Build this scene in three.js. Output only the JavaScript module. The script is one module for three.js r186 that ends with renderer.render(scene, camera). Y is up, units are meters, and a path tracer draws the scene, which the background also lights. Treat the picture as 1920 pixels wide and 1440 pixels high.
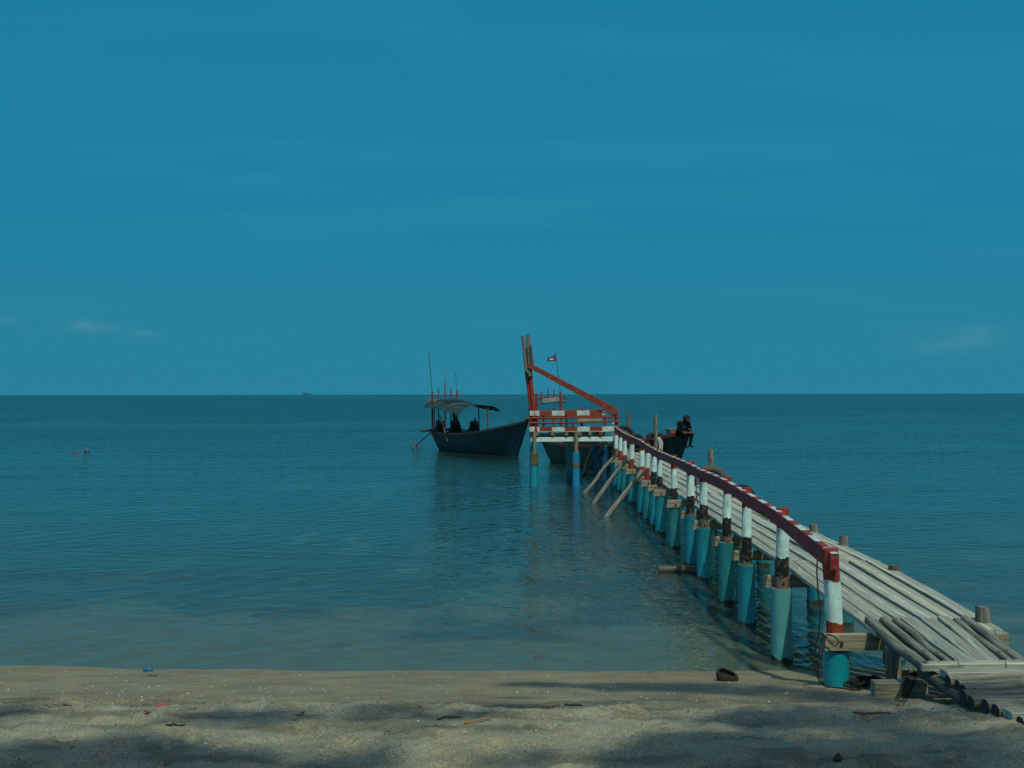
import * as THREE from 'three';
import { mergeGeometries } from 'three/addons/utils/BufferGeometryUtils.js';
import { MarchingCubes } from 'three/addons/objects/MarchingCubes.js';

// ------------------------------------------------------------------ camera, sky, sun, exposure
const scene = new THREE.Scene();
const F = 1800, EYE = 3;                                   // focal length in photo pixels (1440 high), eye above the water
const camera = new THREE.PerspectiveCamera(2 * Math.atan(720 / F) * 180 / Math.PI, 4 / 3, 0.1, 60000);
camera.position.set(0, EYE, 0);
camera.rotation.order = 'YXZ';
camera.rotation.set(Math.atan(19 / F), 0, -0.0018);

const renderer = new THREE.WebGLRenderer({ antialias: true });
renderer.toneMapping = THREE.LinearToneMapping;
renderer.toneMappingExposure = 0.5;
renderer.shadowMap.enabled = true;

const SUN = new THREE.Vector3(0.17, 1, 0.6).normalize();
const sun = new THREE.DirectionalLight(new THREE.Color().setRGB(0.95, 1.0, 0.76), 4.3);
sun.position.copy(SUN).multiplyScalar(60);
sun.shadow.radius = 1.8;
sun.shadow.mapSize.set(4096, 4096);
Object.assign(sun.shadow.camera, { left: -40, right: 40, top: 40, bottom: -40, near: 1, far: 160 });
scene.add(sun, sun.target);

function hash(x, y, s) { let h = Math.imul(x | 0, 374761393) ^ Math.imul(y | 0, 668265263) ^ Math.imul(s | 0, 1442695041); h = Math.imul(h ^ (h >>> 13), 1274126177); return ((h ^ (h >>> 16)) >>> 0) / 4294967296; }
function noise(x, y, s = 1, px = 0, py = px) {              // value noise, periodic when px > 0
  const xi = Math.floor(x), yi = Math.floor(y), fx = x - xi, fy = y - yi;
  const w = (a, p) => p ? ((a % p) + p) % p : a;
  const u = fx * fx * (3 - 2 * fx), v = fy * fy * (3 - 2 * fy);
  const a = hash(w(xi, px), w(yi, py), s), b = hash(w(xi + 1, px), w(yi, py), s), c = hash(w(xi, px), w(yi + 1, py), s), d = hash(w(xi + 1, px), w(yi + 1, py), s);
  return a + (b - a) * u + (c - a) * v + (a - b - c + d) * u * v;
}
function fbm(x, y, s, oct = 4, px = 0, py = px) { let t = 0, a = 0.5, n = 0; for (let i = 0; i < oct; i++) { t += a * noise(x, y, s + i * 17, px, py); n += a; a *= 0.5; x *= 2; y *= 2; px *= 2; py *= 2; } return t / n; }
let seedState = 12345;
function rnd(a = 1, b) { seedState = (Math.imul(seedState, 1664525) + 1013904223) >>> 0; const r = seedState / 4294967296; return b === undefined ? r * a : a + r * (b - a); }
const clamp = (x, a = 0, b = 1) => Math.min(b, Math.max(a, x));
const mix = (a, b, t) => a + (b - a) * t;
const smooth = (a, b, x) => { const t = clamp((x - a) / (b - a)); return t * t * (3 - 2 * t); };
const lin = (c) => c <= 0.04045 ? c / 12.92 : ((c + 0.055) / 1.055) ** 2.4;

{ // the sky: clear tropical air, deep blue overhead, milky at the horizon, a hazy glow added round the unseen sun and reddened to warm the shade, thin streaks and a few puffs
  const W = 2048, H = 1024, data = new Float32Array(W * H * 4);
  const zen = [0.008, 0.33, 0.66], mid = [0.026, 0.425, 0.72], hor = [0.046, 0.435, 0.655];
  const puffs = [[174, 624, 42, 8, 0.055], [160, 618, 22, 6, 0.05], [268, 632, 24, 5, 0.05], [6, 616, 24, 8, 0.04], [56, 636, 16, 5, 0.02], [1840, 640, 36, 16, 0.035], [1765, 660, 44, 10, 0.03], [1800, 650, 90, 26, 0.016]].map(([x, y, rx, ry, k]) => [Math.atan((x - 960) / F), Math.atan((740 - y) / F), rx / F, ry / F, k]);
  for (let j = 0; j < H; j++) {
    const el = ((j + 0.5) / H - 0.5) * Math.PI, sy = Math.sin(el), cy = Math.cos(el);
    for (let i = 0; i < W; i++) {
      const ph = ((i + 0.5) / W - 0.5) * 2 * Math.PI, x = cy * Math.cos(ph), z = cy * Math.sin(ph);
      const e = Math.max(el, 0) * 180 / Math.PI, c = [0, 0, 0];
      const t1 = smooth(0, 13, e), t2 = smooth(8, 60, e);
      for (let k = 0; k < 3; k++) c[k] = mix(mix(hor[k], mid[k], t1), zen[k], t2);
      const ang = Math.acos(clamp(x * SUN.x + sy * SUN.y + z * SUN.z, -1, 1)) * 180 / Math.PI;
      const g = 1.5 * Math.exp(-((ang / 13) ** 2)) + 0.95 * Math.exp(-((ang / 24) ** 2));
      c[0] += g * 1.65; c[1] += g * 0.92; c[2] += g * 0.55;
      // thin high cirrus, laid out on a flat layer above
      if (el > 0.02) {
        const r = 1 / (sy + 0.12), n = fbm(x * r * 1.3 + 7, z * r * 4.2 + 3, 91, 5), m = smooth(0.46, 0.78, n) * 0.03 * smooth(0.02, 0.2, el);
        c[0] += m * 0.35; c[1] += m * 0.75; c[2] += m * 0.8;
      }
      const az = Math.atan2(x, -z);
      if (Math.abs(az) < 0.6 && el > 0 && el < 0.12) for (const [pa, pe, rx, ry, k] of puffs) {
        const dx = (az - pa) / rx, dy = (el - pe) / ry, q = Math.exp(-(dx * dx + dy * dy) * 1.1) * k * 0.9 * (0.55 + 0.9 * noise(az * 240, el * 420, 5));
        c[0] += q * 1.1; c[1] += q; c[2] += q * 0.75;
      }
      const o = (j * W + i) * 4; data[o] = c[0]; data[o + 1] = c[1]; data[o + 2] = c[2]; data[o + 3] = 1;
    }
  }
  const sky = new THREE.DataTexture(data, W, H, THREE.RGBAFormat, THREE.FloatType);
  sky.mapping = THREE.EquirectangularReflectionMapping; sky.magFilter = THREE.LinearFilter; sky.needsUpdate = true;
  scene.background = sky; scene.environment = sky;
}

// ------------------------------------------------------------------ helpers
const V = (x, y, z) => new THREE.Vector3(x, y, z);
const at = (px, py, d) => V((px - 960) * d / F, EYE - (py - 740) * d / F, -d);         // photo pixel and distance to a point in the place
const names = {};
function numbered(n) { if (!(n in names)) { names[n] = 0; return n; } names[n]++; return n + '_' + String(names[n]).padStart(3, '0'); }
function thing(name, label, category, pos = [0, 0, 0], turn = 0, group) {
  const o = new THREE.Group(); o.name = numbered(name); o.position.set(...pos); o.rotation.y = turn;
  o.userData = { label, category }; if (group) o.userData.group = group; scene.add(o); return o;
}
function solo(name, geo, mat, label, category, pos, group) {
  const m = new THREE.Mesh(geo, mat); m.name = numbered(name); if (pos) m.position.set(...pos);
  m.userData = { label, category }; if (group) m.userData.group = group; scene.add(m); return m;
}
function part(parent, name, geo, mat, label) { const m = new THREE.Mesh(geo, mat); m.name = name; if (label) m.userData.label = label; parent.add(m); return m; }
function struct(name, geo, mat) { const m = new THREE.Mesh(geo, mat); m.name = name; m.userData = { kind: 'structure' }; scene.add(m); return m; }

function canvasTex(w, h, draw, srgb = true, rep) {
  const c = document.createElement('canvas'); c.width = w; c.height = h; draw(c.getContext('2d'), w, h);
  const t = new THREE.CanvasTexture(c); if (srgb) t.colorSpace = THREE.SRGBColorSpace; t.wrapS = t.wrapT = THREE.RepeatWrapping; if (rep) t.repeat.set(...rep); return t;
}
function dataTex(w, h, fn, srgb = false) {                  // fn(u, v, x, y) -> [r, g, b] 0..1, linear for srgb = false; sRGB-coded otherwise
  const d = new Uint8Array(w * h * 4);
  for (let y = 0; y < h; y++) for (let x = 0; x < w; x++) { const c = fn((x + 0.5) / w, (y + 0.5) / h, x, y), o = (y * w + x) * 4; for (let k = 0; k < 3; k++) d[o + k] = clamp(c[k]) * 255; d[o + 3] = 255; }
  const t = new THREE.DataTexture(d, w, h); t.magFilter = THREE.LinearFilter; t.minFilter = THREE.LinearMipmapLinearFilter; t.generateMipmaps = true; t.wrapS = t.wrapT = THREE.RepeatWrapping;
  if (srgb) t.colorSpace = THREE.SRGBColorSpace; t.needsUpdate = true; return t;
}
const RGB = (r, g, b) => new THREE.Color().setRGB(r, g, b);
const std = (o) => new THREE.MeshStandardMaterial({ roughness: 0.85, ...o });

// a ring swept along points; ring(i, n) -> list of [side, up]; sharp = flat faces
function sweep(pts, ring, { sharp = false, up = V(0, 1, 0), caps = true, uv = 1 } = {}) {
  const pos = [], uvs = [], idx = [], n = pts.length, rings = pts.map((p, i) => ring(i, n)), m = rings[0].length;
  let along = 0; const frames = [];
  for (let i = 0; i < n; i++) {
    const t = V().subVectors(pts[Math.min(i + 1, n - 1)], pts[Math.max(i - 1, 0)]).normalize();
    let side = V().crossVectors(t, up); if (side.lengthSq() < 1e-6) side = V(1, 0, 0); side.normalize();
    frames.push([side, V().crossVectors(side, t)]);
  }
  const vert = (i, j) => { const [a, b] = rings[i][j % m], [s, u] = frames[i]; return V().copy(pts[i]).addScaledVector(s, a).addScaledVector(u, b); };
  const around = [0]; for (let j = 0; j < m; j++) { const a = rings[0][j], b = rings[0][(j + 1) % m]; around.push(around[j] + Math.hypot(a[0] - b[0], a[1] - b[1])); }
  const len = [0]; for (let i = 1; i < n; i++) len.push(len[i - 1] + pts[i].distanceTo(pts[i - 1]));
  if (sharp) {
    const quad = (a, b, c, d, ua, ub, uc, ud) => { for (const [p, q] of [[a, ua], [b, ub], [c, uc], [a, ua], [c, uc], [d, ud]]) { pos.push(p.x, p.y, p.z); uvs.push(q[0] * uv, q[1] * uv); } };
    for (let i = 0; i < n - 1; i++) for (let j = 0; j < m; j++) quad(vert(i, j), vert(i + 1, j), vert(i + 1, j + 1), vert(i, j + 1), [around[j], len[i]], [around[j], len[i + 1]], [around[j + 1], len[i + 1]], [around[j + 1], len[i]]);
    if (caps) for (const i of [0, n - 1]) for (let j = 1; j < m - 1; j++) { const t = i ? [0, j + 1, j] : [0, j, j + 1]; for (const k of t) { const p = vert(i, k); pos.push(p.x, p.y, p.z); uvs.push(rings[i][k][0] * uv, rings[i][k][1] * uv); } }
    const g = new THREE.BufferGeometry(); g.setAttribute('position', new THREE.Float32BufferAttribute(pos, 3)); g.setAttribute('uv', new THREE.Float32BufferAttribute(uvs, 2)); g.computeVertexNormals(); return g;
  }
  for (let i = 0; i < n; i++) for (let j = 0; j <= m; j++) { const p = vert(i, j); pos.push(p.x, p.y, p.z); uvs.push(around[j] * uv, len[i] * uv); }
  for (let i = 0; i < n - 1; i++) for (let j = 0; j < m; j++) { const a = i * (m + 1) + j, b = a + 1, c = a + m + 1, d = c + 1; idx.push(a, d, b, a, c, d); }
  const g = new THREE.BufferGeometry(); g.setAttribute('position', new THREE.Float32BufferAttribute(pos, 3)); g.setAttribute('uv', new THREE.Float32BufferAttribute(uvs, 2)); g.setIndex(idx); g.computeVertexNormals();
  const N = g.attributes.normal; // close the seam
  for (let i = 0; i < n; i++) { const a = i * (m + 1), b = a + m, x = N.getX(a) + N.getX(b), y = N.getY(a) + N.getY(b), z = N.getZ(a) + N.getZ(b), l = Math.hypot(x, y, z) || 1; for (const k of [a, b]) N.setXYZ(k, x / l, y / l, z / l); }
  if (!caps) return g;
  const cp = [], cn = [], cu = [], P = g.toNonIndexed();
  for (const i of [0, n - 1]) { const nn = V().subVectors(pts[i], pts[i ? i - 1 : 1]).normalize(); for (let j = 0; j < m; j++) { const tri = i ? [pts[i], vert(i, j + 1), vert(i, j)] : [pts[i], vert(i, j), vert(i, j + 1)]; for (const p of tri) { cp.push(p.x, p.y, p.z); cn.push(nn.x, nn.y, nn.z); cu.push((p.x + p.z) * uv, p.y * uv); } } }
  const c = new THREE.BufferGeometry(); c.setAttribute('position', new THREE.Float32BufferAttribute(cp, 3)); c.setAttribute('normal', new THREE.Float32BufferAttribute(cn, 3)); c.setAttribute('uv', new THREE.Float32BufferAttribute(cu, 2));
  return mergeGeometries([P, c]);
}
const circle = (r, n = 10) => Array.from({ length: n }, (_, k) => [Math.cos(k / n * 2 * Math.PI) * r, Math.sin(k / n * 2 * Math.PI) * r]);
// an uneven round pole from a to b
function pole(a, b, r0, r1 = r0, { seg = 7, sides = 10, wob = 0.01, rough = 0.06 } = {}) {
  const s = rnd(1e6) | 0, pts = [], up = Math.abs(b.y - a.y) > 0.8 * a.distanceTo(b) ? V(0, 0, 1) : V(0, 1, 0);
  for (let i = 0; i < seg; i++) { const t = i / (seg - 1), p = V().lerpVectors(a, b, t), k = Math.sin(t * Math.PI); p.x += (noise(t * 3, 1, s) - 0.5) * 2 * wob * k; p.y += (noise(t * 3, 5, s) - 0.5) * 2 * wob * k; p.z += (noise(t * 3, 9, s) - 0.5) * 2 * wob * k; pts.push(p); }
  return sweep(pts, (i, n) => { const r = mix(r0, r1, i / (n - 1)); return Array.from({ length: sides }, (_, k) => { const q = r * (1 + (noise(k * 0.9, i * 0.8, s, sides) - 0.5) * 2 * rough), a = k / sides * 2 * Math.PI; return [Math.cos(a) * q, Math.sin(a) * q]; }); }, { up });
}
// a sawn plank from a to b, chamfered and a little crooked; w across, t thick
function plank(a, b, w, t, { seg = 5, crook = 0.008, taper = 0, cup = 0, up = V(0, 1, 0), ch = 0.006 } = {}) {
  const s = rnd(1e6) | 0, pts = [], side = V().crossVectors(V().subVectors(b, a).normalize(), up).normalize();
  for (let i = 0; i < seg; i++) { const q = i / (seg - 1), p = V().lerpVectors(a, b, q); p.addScaledVector(side, (noise(q * 2.2, 1, s) - 0.5) * 2 * crook); p.addScaledVector(up, (noise(q * 2.2, 4, s) - 0.5) * crook); pts.push(p); }
  return sweep(pts, (i, n) => { const q = i / (n - 1), h = w / 2 * (1 + taper * (q - 0.5)), l = -h * (1 + (noise(q * 4, 7, s) - 0.5) * 0.12), r = h * (1 + (noise(q * 4, 11, s) - 0.5) * 0.12), y = t / 2; return [[l, -y], [r, -y], [r, y - ch], [r - ch, y], [l + ch, y], [l, y - ch]]; }, { sharp: true, up });
}
function box(w, h, d, x = 0, y = 0, z = 0) { const g = new THREE.BoxGeometry(w, h, d).toNonIndexed(); g.translate(x, y, z); return g; }
function tube(pts, r, seg = 40, sides = 6) { return new THREE.TubeGeometry(new THREE.CatmullRomCurve3(pts), seg, r, sides); }

// ------------------------------------------------------------------ materials
function woodMap(base, dark, seed, { wear = 0.5, len = 2 } = {}) { // grain runs along v
  return dataTex(512, 1024, (u, v) => {
    const warp = fbm(u * 6, v * 4, seed, 3, 6, 4) * 0.8;
    const fine = noise(u * 128 + warp * 3, v * 4, seed + 3, 128, 4), mid = fbm(u * 24 + warp * 2, v * 2, seed + 5, 3, 24, 2), big = fbm(u * 4, v * 3, seed + 9, 3, 4, 3);
    const crack = smooth(0.80, 0.90, noise(u * 40 + warp * 4, v * 4, seed + 21, 40, 4)) * smooth(0.4, 0.7, noise(u * 10, v * 12, seed + 23, 10, 12));
    let k = 0.34 * fine + 0.46 * mid + 0.20 * big; k = clamp((k - 0.24) * 1.9); k = Math.max(0, k - crack * wear);
    const spot = smooth(0.72, 0.8, noise(u * 36, v * 72, seed + 31, 36, 72)) * 0.12;
    return [0, 1, 2].map((c) => mix(dark[c], base[c], clamp(k - spot)));
  }, true);
}
const bumpOf = (fn, w = 512, h = 512) => dataTex(w, h, (u, v) => { const k = fn(u, v); return [k, k, k]; });
const grainBump = bumpOf((u, v) => clamp(0.5 * noise(u * 96, v * 6, 3, 96, 6) + 0.5 * fbm(u * 20, v * 3, 8, 3, 20, 3)), 512, 512);
const tint = (m, r, g, b, o = {}) => { const c = m.clone(); c.color.setRGB(r, g, b); Object.assign(c, o); return c; };

const plankTex = woodMap([0.79, 0.815, 0.765], [0.52, 0.525, 0.48], 40);
const plankMat = std({ map: plankTex, bumpMap: grainBump, bumpScale: 0.004, roughness: 0.9 });
const plankMats = [plankMat, tint(plankMat, 0.88, 0.89, 0.90), tint(plankMat, 1.02, 1.0, 0.94), tint(plankMat, 0.80, 0.82, 0.83), tint(plankMat, 1.0, 1.01, 1.03)];
const logTex = woodMap([0.58, 0.585, 0.54], [0.27, 0.265, 0.235], 77, { wear: 0.7 });
const logMat = std({ map: logTex, bumpMap: grainBump, bumpScale: 0.008, roughness: 0.95 });
const logDark = tint(logMat, 0.55, 0.55, 0.55), logPale = tint(logMat, 1.12, 1.1, 1.05);
const beamTex = woodMap([0.68, 0.665, 0.58], [0.42, 0.40, 0.33], 133);
const beamMat = std({ map: beamTex, bumpMap: grainBump, bumpScale: 0.004 });
const rustMat = std({ color: RGB(0.12, 0.05, 0.025), roughness: 0.9, metalness: 0.3 });
const ropeMat = std({ color: RGB(0.012, 0.014, 0.016), roughness: 0.95 });
const concreteMat = std({ color: RGB(0.28, 0.26, 0.22), roughness: 0.95 });
const RED = [0.60, 0.215, 0.13], WHITE = [0.83, 0.95, 0.93], BLACK = [0.06, 0.065, 0.07], BARE = [0.45, 0.40, 0.34];
const mixc = (a, b, t) => [mix(a[0], b[0], t), mix(a[1], b[1], t), mix(a[2], b[2], t)];
function paintMap(bands, seed, { wear = 0.09 } = {}) { // bands: [v below which, colour], v = 0 at the foot; ragged brushed edges, brush streaks, worn bits of bare wood
  return dataTex(256, 1024, (u, v) => {
    const rag = (noise(u * 24, v * 8, seed, 24) - 0.5) * 0.030 + (noise(u * 5, 2, seed + 1, 5) - 0.5) * 0.024; let c = bands[bands.length - 1][1], below = c;
    for (let i = bands.length - 1; i >= 0; i--) if (v + rag < bands[i][0]) c = bands[i][1];
    const streak = fbm(u * 32, v * 5, seed + 7, 3, 32, 5), blot = fbm(u * 5, v * 14, seed + 9, 3, 5, 14);
    const k = 0.92 + 0.24 * (streak - 0.5) + 0.16 * (blot - 0.4); let o = c.map((x) => x * clamp(k, 0.4, 1.12));
    const chip = smooth(0.60, 0.72, fbm(u * 14, v * 34, seed + 13, 3, 14, 34)) * (c === BLACK ? 0.85 : c === BARE ? 0 : wear * 3.2 * smooth(0.35, 0.6, noise(u * 3, v * 6, seed + 15, 3, 6)));
    return mixc(o, BARE.map((x) => x * (0.7 + 0.6 * streak)), clamp(chip));
  }, true);
}
const postRWR = [paintMap([[0.30, RED], [0.70, WHITE], [2, RED]], 201), paintMap([[0.33, RED], [0.72, WHITE], [2, RED]], 222)].map((m) => std({ map: m, bumpMap: grainBump, bumpScale: 0.003, roughness: 0.7 }));
const postRWB = [paintMap([[0.10, BARE], [0.38, BLACK], [0.75, WHITE], [2, RED]], 241), paintMap([[0.16, BARE], [0.40, BLACK], [0.76, WHITE], [2, RED]], 263), paintMap([[0.05, BARE], [0.36, BLACK], [0.74, WHITE], [2, RED]], 284)].map((m) => std({ map: m, bumpMap: grainBump, bumpScale: 0.003, roughness: 0.7 }));
const redPaint = (seed, base = RED) => dataTex(256, 512, (u, v) => { const k = 0.82 + 0.34 * (fbm(u * 12, v * 6, seed, 4, 12, 6) - 0.5) + 0.2 * (noise(u * 60, v * 8, seed + 4, 60, 8) - 0.5), chip = smooth(0.66, 0.76, fbm(u * 18, v * 24, seed + 8, 3, 18, 24)); return mixc(base.map((x) => x * k), BARE, chip * 0.8); }, true);
const redMat = std({ map: redPaint(301), bumpMap: grainBump, bumpScale: 0.003, roughness: 0.65 });
const maroonMat = std({ map: redPaint(322, [0.74, 0.17, 0.215]), bumpMap: grainBump, bumpScale: 0.003, roughness: 0.7 });
const stripeTex = (seed, first) => dataTex(128, 1024, (u, v) => { const rag = (noise(u * 16, v * 30, seed, 16, 30) - 0.5) * 0.01, c = (v * 2 + rag + (first ? 1 : 0)) % 2 < 1 ? WHITE : RED, k = 0.86 + 0.3 * (fbm(u * 20, v * 10, seed + 3, 3, 20, 10) - 0.5), chip = smooth(0.64, 0.74, fbm(u * 16, v * 60, seed + 8, 3, 16, 60)); return mixc(c.map((x) => x * k), BARE, chip * 0.55); }, true);
function stripes(seed, metres, first = 0, off = 0) { const t = stripeTex(seed, first); t.repeat.set(1, 1 / metres); t.offset.set(0, off); return std({ map: t, bumpMap: grainBump, bumpScale: 0.002, roughness: 0.7 }); }
// pipe: turquoise plastic with runs of rust and green growth, chalky patches
function pipeMap(base, seed, rust) {
  return dataTex(512, 512, (u, v) => {
    const run = smooth(0.56, 0.82, noise(u * 11, v * 1.0, seed, 11, 1) * 0.6 + noise(u * 40, v * 2, seed + 2, 40, 2) * 0.4) * smooth(0.25, 0.8, v + (noise(u * 20, 3, seed + 5, 20) - 0.5) * 0.7);
    const chalk = fbm(u * 6, v * 4, seed + 7, 4, 6, 4), scum = smooth(0.52, 0.66, fbm(u * 12, v * 18, seed + 9, 4, 12, 18));
    let c = base.map((x) => x * (0.86 + 0.3 * (chalk - 0.45)));
    c = mixc(c, [0.46, 0.36, 0.17], run * rust); c = mixc(c, [0.26, 0.42, 0.30], scum * 0.25 * rust * 1.4);
    return c;
  }, true);
}
const TURQ = [0.06, 0.60, 0.68];
const pipeMats = [pipeMap(TURQ, 401, 0.5), pipeMap([0.13, 0.56, 0.60], 423, 1.0), pipeMap([0.05, 0.57, 0.665], 445, 0.8)].map((m) => std({ map: m, roughness: 0.42 }));
const paleTurq = std({ map: pipeMap([0.38, 0.73, 0.75], 467, 0.3), roughness: 0.5 });
const freshTurq = std({ map: pipeMap([0.02, 0.66, 0.74], 468, 0.06), roughness: 0.38 });
const deepBlue = std({ map: pipeMap([0.02, 0.32, 0.58], 481, 0.2), roughness: 0.5 });
const tyreMat = std({ color: RGB(0.014, 0.015, 0.016), roughness: 0.95, bumpMap: bumpOf((u, v) => (Math.abs((u * 40) % 1 - 0.5) < 0.32 ? 1 : 0) * (v < 0.3 || v > 0.7 ? 1 : 0.3)), bumpScale: 0.004 });
const tyreGrey = std({ color: RGB(0.085, 0.088, 0.085), roughness: 0.95 });

// ------------------------------------------------------------------ the beach and the sea bed: one sheet
const SHORE = (x) => -10.57 - 0.0055 * Math.min((x - 1) * (x - 1), 90) - 0.03 * Math.sin(x * 1.1 + 2) - 0.012 * Math.sin(x * 3.7) - 0.09 * (fbm(x * 1.4, 3, 57, 4) - 0.5);
const dents = []; { seedState = 777; for (let i = 0; i < 260; i++) { const d = rnd(4.6, 7.05); dents.push([rnd(-6, 7.5), -d, rnd(0.05, 0.15), rnd(0.035, 0.075), rnd(Math.PI), rnd(0.010, 0.030)]); } for (let i = 0; i < 60; i++) dents.push([rnd(-6, 7), -rnd(7.0, 7.6), rnd(0.05, 0.12), rnd(0.03, 0.06), rnd(3), rnd(0.006, 0.014)]); }
const dentCells = new Map(); for (const dn of dents) for (let a = -1; a <= 1; a++) for (let b = -1; b <= 1; b++) { const k = (Math.floor(dn[0] / 0.4) + a) + ',' + (Math.floor(dn[1] / 0.4) + b); (dentCells.get(k) || dentCells.set(k, []).get(k)).push(dn); }
function groundY(x, z) {
  const d = -z, s = -SHORE(x) - d;                          // metres up the beach from the water's edge
  let y = s > 0 ? (s < 2.9 ? 0.215 * s : 0.6235 + 0.215 * 1.2 * (1 - Math.exp(-(s - 2.9) / 1.2)) + 0.03 * (s - 2.9) * smooth(2.9, 5, s)) : 0.11 * s;
  if (s < -12) y = -1.32 - 0.9 * (1 - Math.exp((s + 12) / 40)) - 4 * (1 - Math.exp((s + 12) / 400));
  const edge = -7.02 + 0.10 * Math.sin(x * 0.8 + 1) + 0.09 * (noise(x * 1.7, 3, 55) - 0.5) + 0.06 * (noise(x * 5, 8, 56) - 0.5), dry = smooth(-0.03, 0.05, z - edge);
  y += -0.03 + dry * 0.045;                                  // little scarp left by the tide
  y += 0.03 * (fbm(x * 0.5, z * 0.5, 61, 3) - 0.5) + dry * 0.10 * (fbm(x * 1.5, z * 2.0, 63, 4) - 0.5) + dry * 0.05 * (fbm(x * 7, z * 9, 65, 3) - 0.5) + 0.004 * (fbm(x * 9, z * 9, 67, 2) - 0.5);
  for (const [cx, cz, rx, rz, a, dp] of dentCells.get(Math.floor(x / 0.4) + ',' + Math.floor(z / 0.4)) || []) {
    const c = Math.cos(a), q = Math.sin(a), u = ((x - cx) * c + (z - cz) * q) / rx, v = (-(x - cx) * q + (z - cz) * c) / rz, r = Math.sqrt(u * u + v * v);
    if (r < 1.9) y += -dp * (1 - smooth(0.35, 1.0, r)) + dp * 0.45 * Math.exp(-(((r - 1.25) / 0.28) ** 2));
  }
  return y;
}
{
  const axis = (lo, hi, step, far0, far1, grow) => { const a = []; for (let x = lo; x <= hi + 1e-6; x += step) a.push(x); let s = step; for (let x = hi + s; x < far1; x += (s *= grow)) a.push(x); a.push(far1); s = step; const b = []; for (let x = lo - s; x > far0; x -= (s *= grow)) b.push(x); b.push(far0); return b.reverse().concat(a); };
  const xs = axis(-5.2, 6.2, 0.028, -26000, 26000, 1.22), zs = axis(-11.2, -5.0, 0.024, -26000, 60, 1.16);
  const pos = [], uv = [], col = [], idx = [], nx = xs.length;
  for (const z of zs) for (const x of xs) {
    pos.push(x, groundY(x, z), z); uv.push(x / 2.4, -z / 2.4);
    const s = -SHORE(x) + z, d = -z, edge = 7.0 + 0.25 * (noise(x * 1.3, z * 1.3, 71) - 0.5) + 0.10 * (noise(x * 6, z * 6, 72) - 0.5);
    // damp packed sand below the tide mark, dry pale sand above, weed-covered bed farther out (ragged patches)
    const wet = smooth(edge - 0.08, edge + 0.08, d), weed = smooth(0.47, 0.58, fbm(x * 0.45, z * 0.45, 73, 4) + 0.36 * smooth(-1.5, -11, s) - 0.15);
    let c = mixc([1.0, 1.0, 1.0], [0.86, 0.80, 0.74], wet);
    const line = smooth(0.5, 0.75, fbm(x * 2.5, z * 7, 74, 4)) * 0.42; c = c.map((k) => k * (1 - line * (d < 7.6 ? 1 : 0.35)));
    if (s < 0.25) c = mixc(c, [0.80, 0.74, 0.66], smooth(0.25 + 0.2 * (noise(x * 3, z * 3, 75) - 0.5), 0.0, s));
    if (s < 0) c = mixc(c, [0.20, 0.27, 0.18], weed);
    col.push(...c);
  }
  for (let j = 0; j < zs.length - 1; j++) for (let i = 0; i < nx - 1; i++) { const a = j * nx + i; idx.push(a, a + nx, a + 1, a + 1, a + nx, a + nx + 1); }
  const g = new THREE.BufferGeometry(); g.setAttribute('position', new THREE.Float32BufferAttribute(pos, 3)); g.setAttribute('uv', new THREE.Float32BufferAttribute(uv, 2)); g.setAttribute('color', new THREE.Float32BufferAttribute(col, 3)); g.setIndex(idx); g.computeVertexNormals();
  const sandTex = dataTex(1024, 1024, (u, v, x, y) => {
    const gr = hash(x, y, 5), g2 = noise(u * 340, v * 340, 6, 340), big = fbm(u * 7, v * 7, 8, 4, 7);
    let k = 0.84 + 0.22 * (gr - 0.5) + 0.30 * (g2 - 0.5) + 0.22 * (big - 0.5);
    const dk = hash(x >> 1, y >> 1, 9); if (dk > 0.985) k *= 0.62; if (dk < 0.010) k *= 1.3;
    const w = (fbm(u * 12, v * 12, 11, 3, 12) - 0.5) * 0.10;
    return [0.650 * k * (1 + w), 0.624 * k, 0.520 * k * (1 - w)];
  }, true);
  const sandBump = bumpOf((u, v) => 0.55 * fbm(u * 90, v * 90, 15, 3, 90) + 0.45 * fbm(u * 14, v * 14, 16, 4, 14), 1024, 1024);
  struct('beach_ground', g, std({ map: sandTex, vertexColors: true, bumpMap: sandBump, bumpScale: 0.009, roughness: 0.95 }));
}

const onSand = (px, py) => { // where the sight line through a photo pixel meets the sand
  let d = 3.5; for (; d < 12; d += 0.005) { const p = at(px, py, d); if (p.y <= groundY(p.x, p.z)) return p; } return at(px, py, 10);
};
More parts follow.
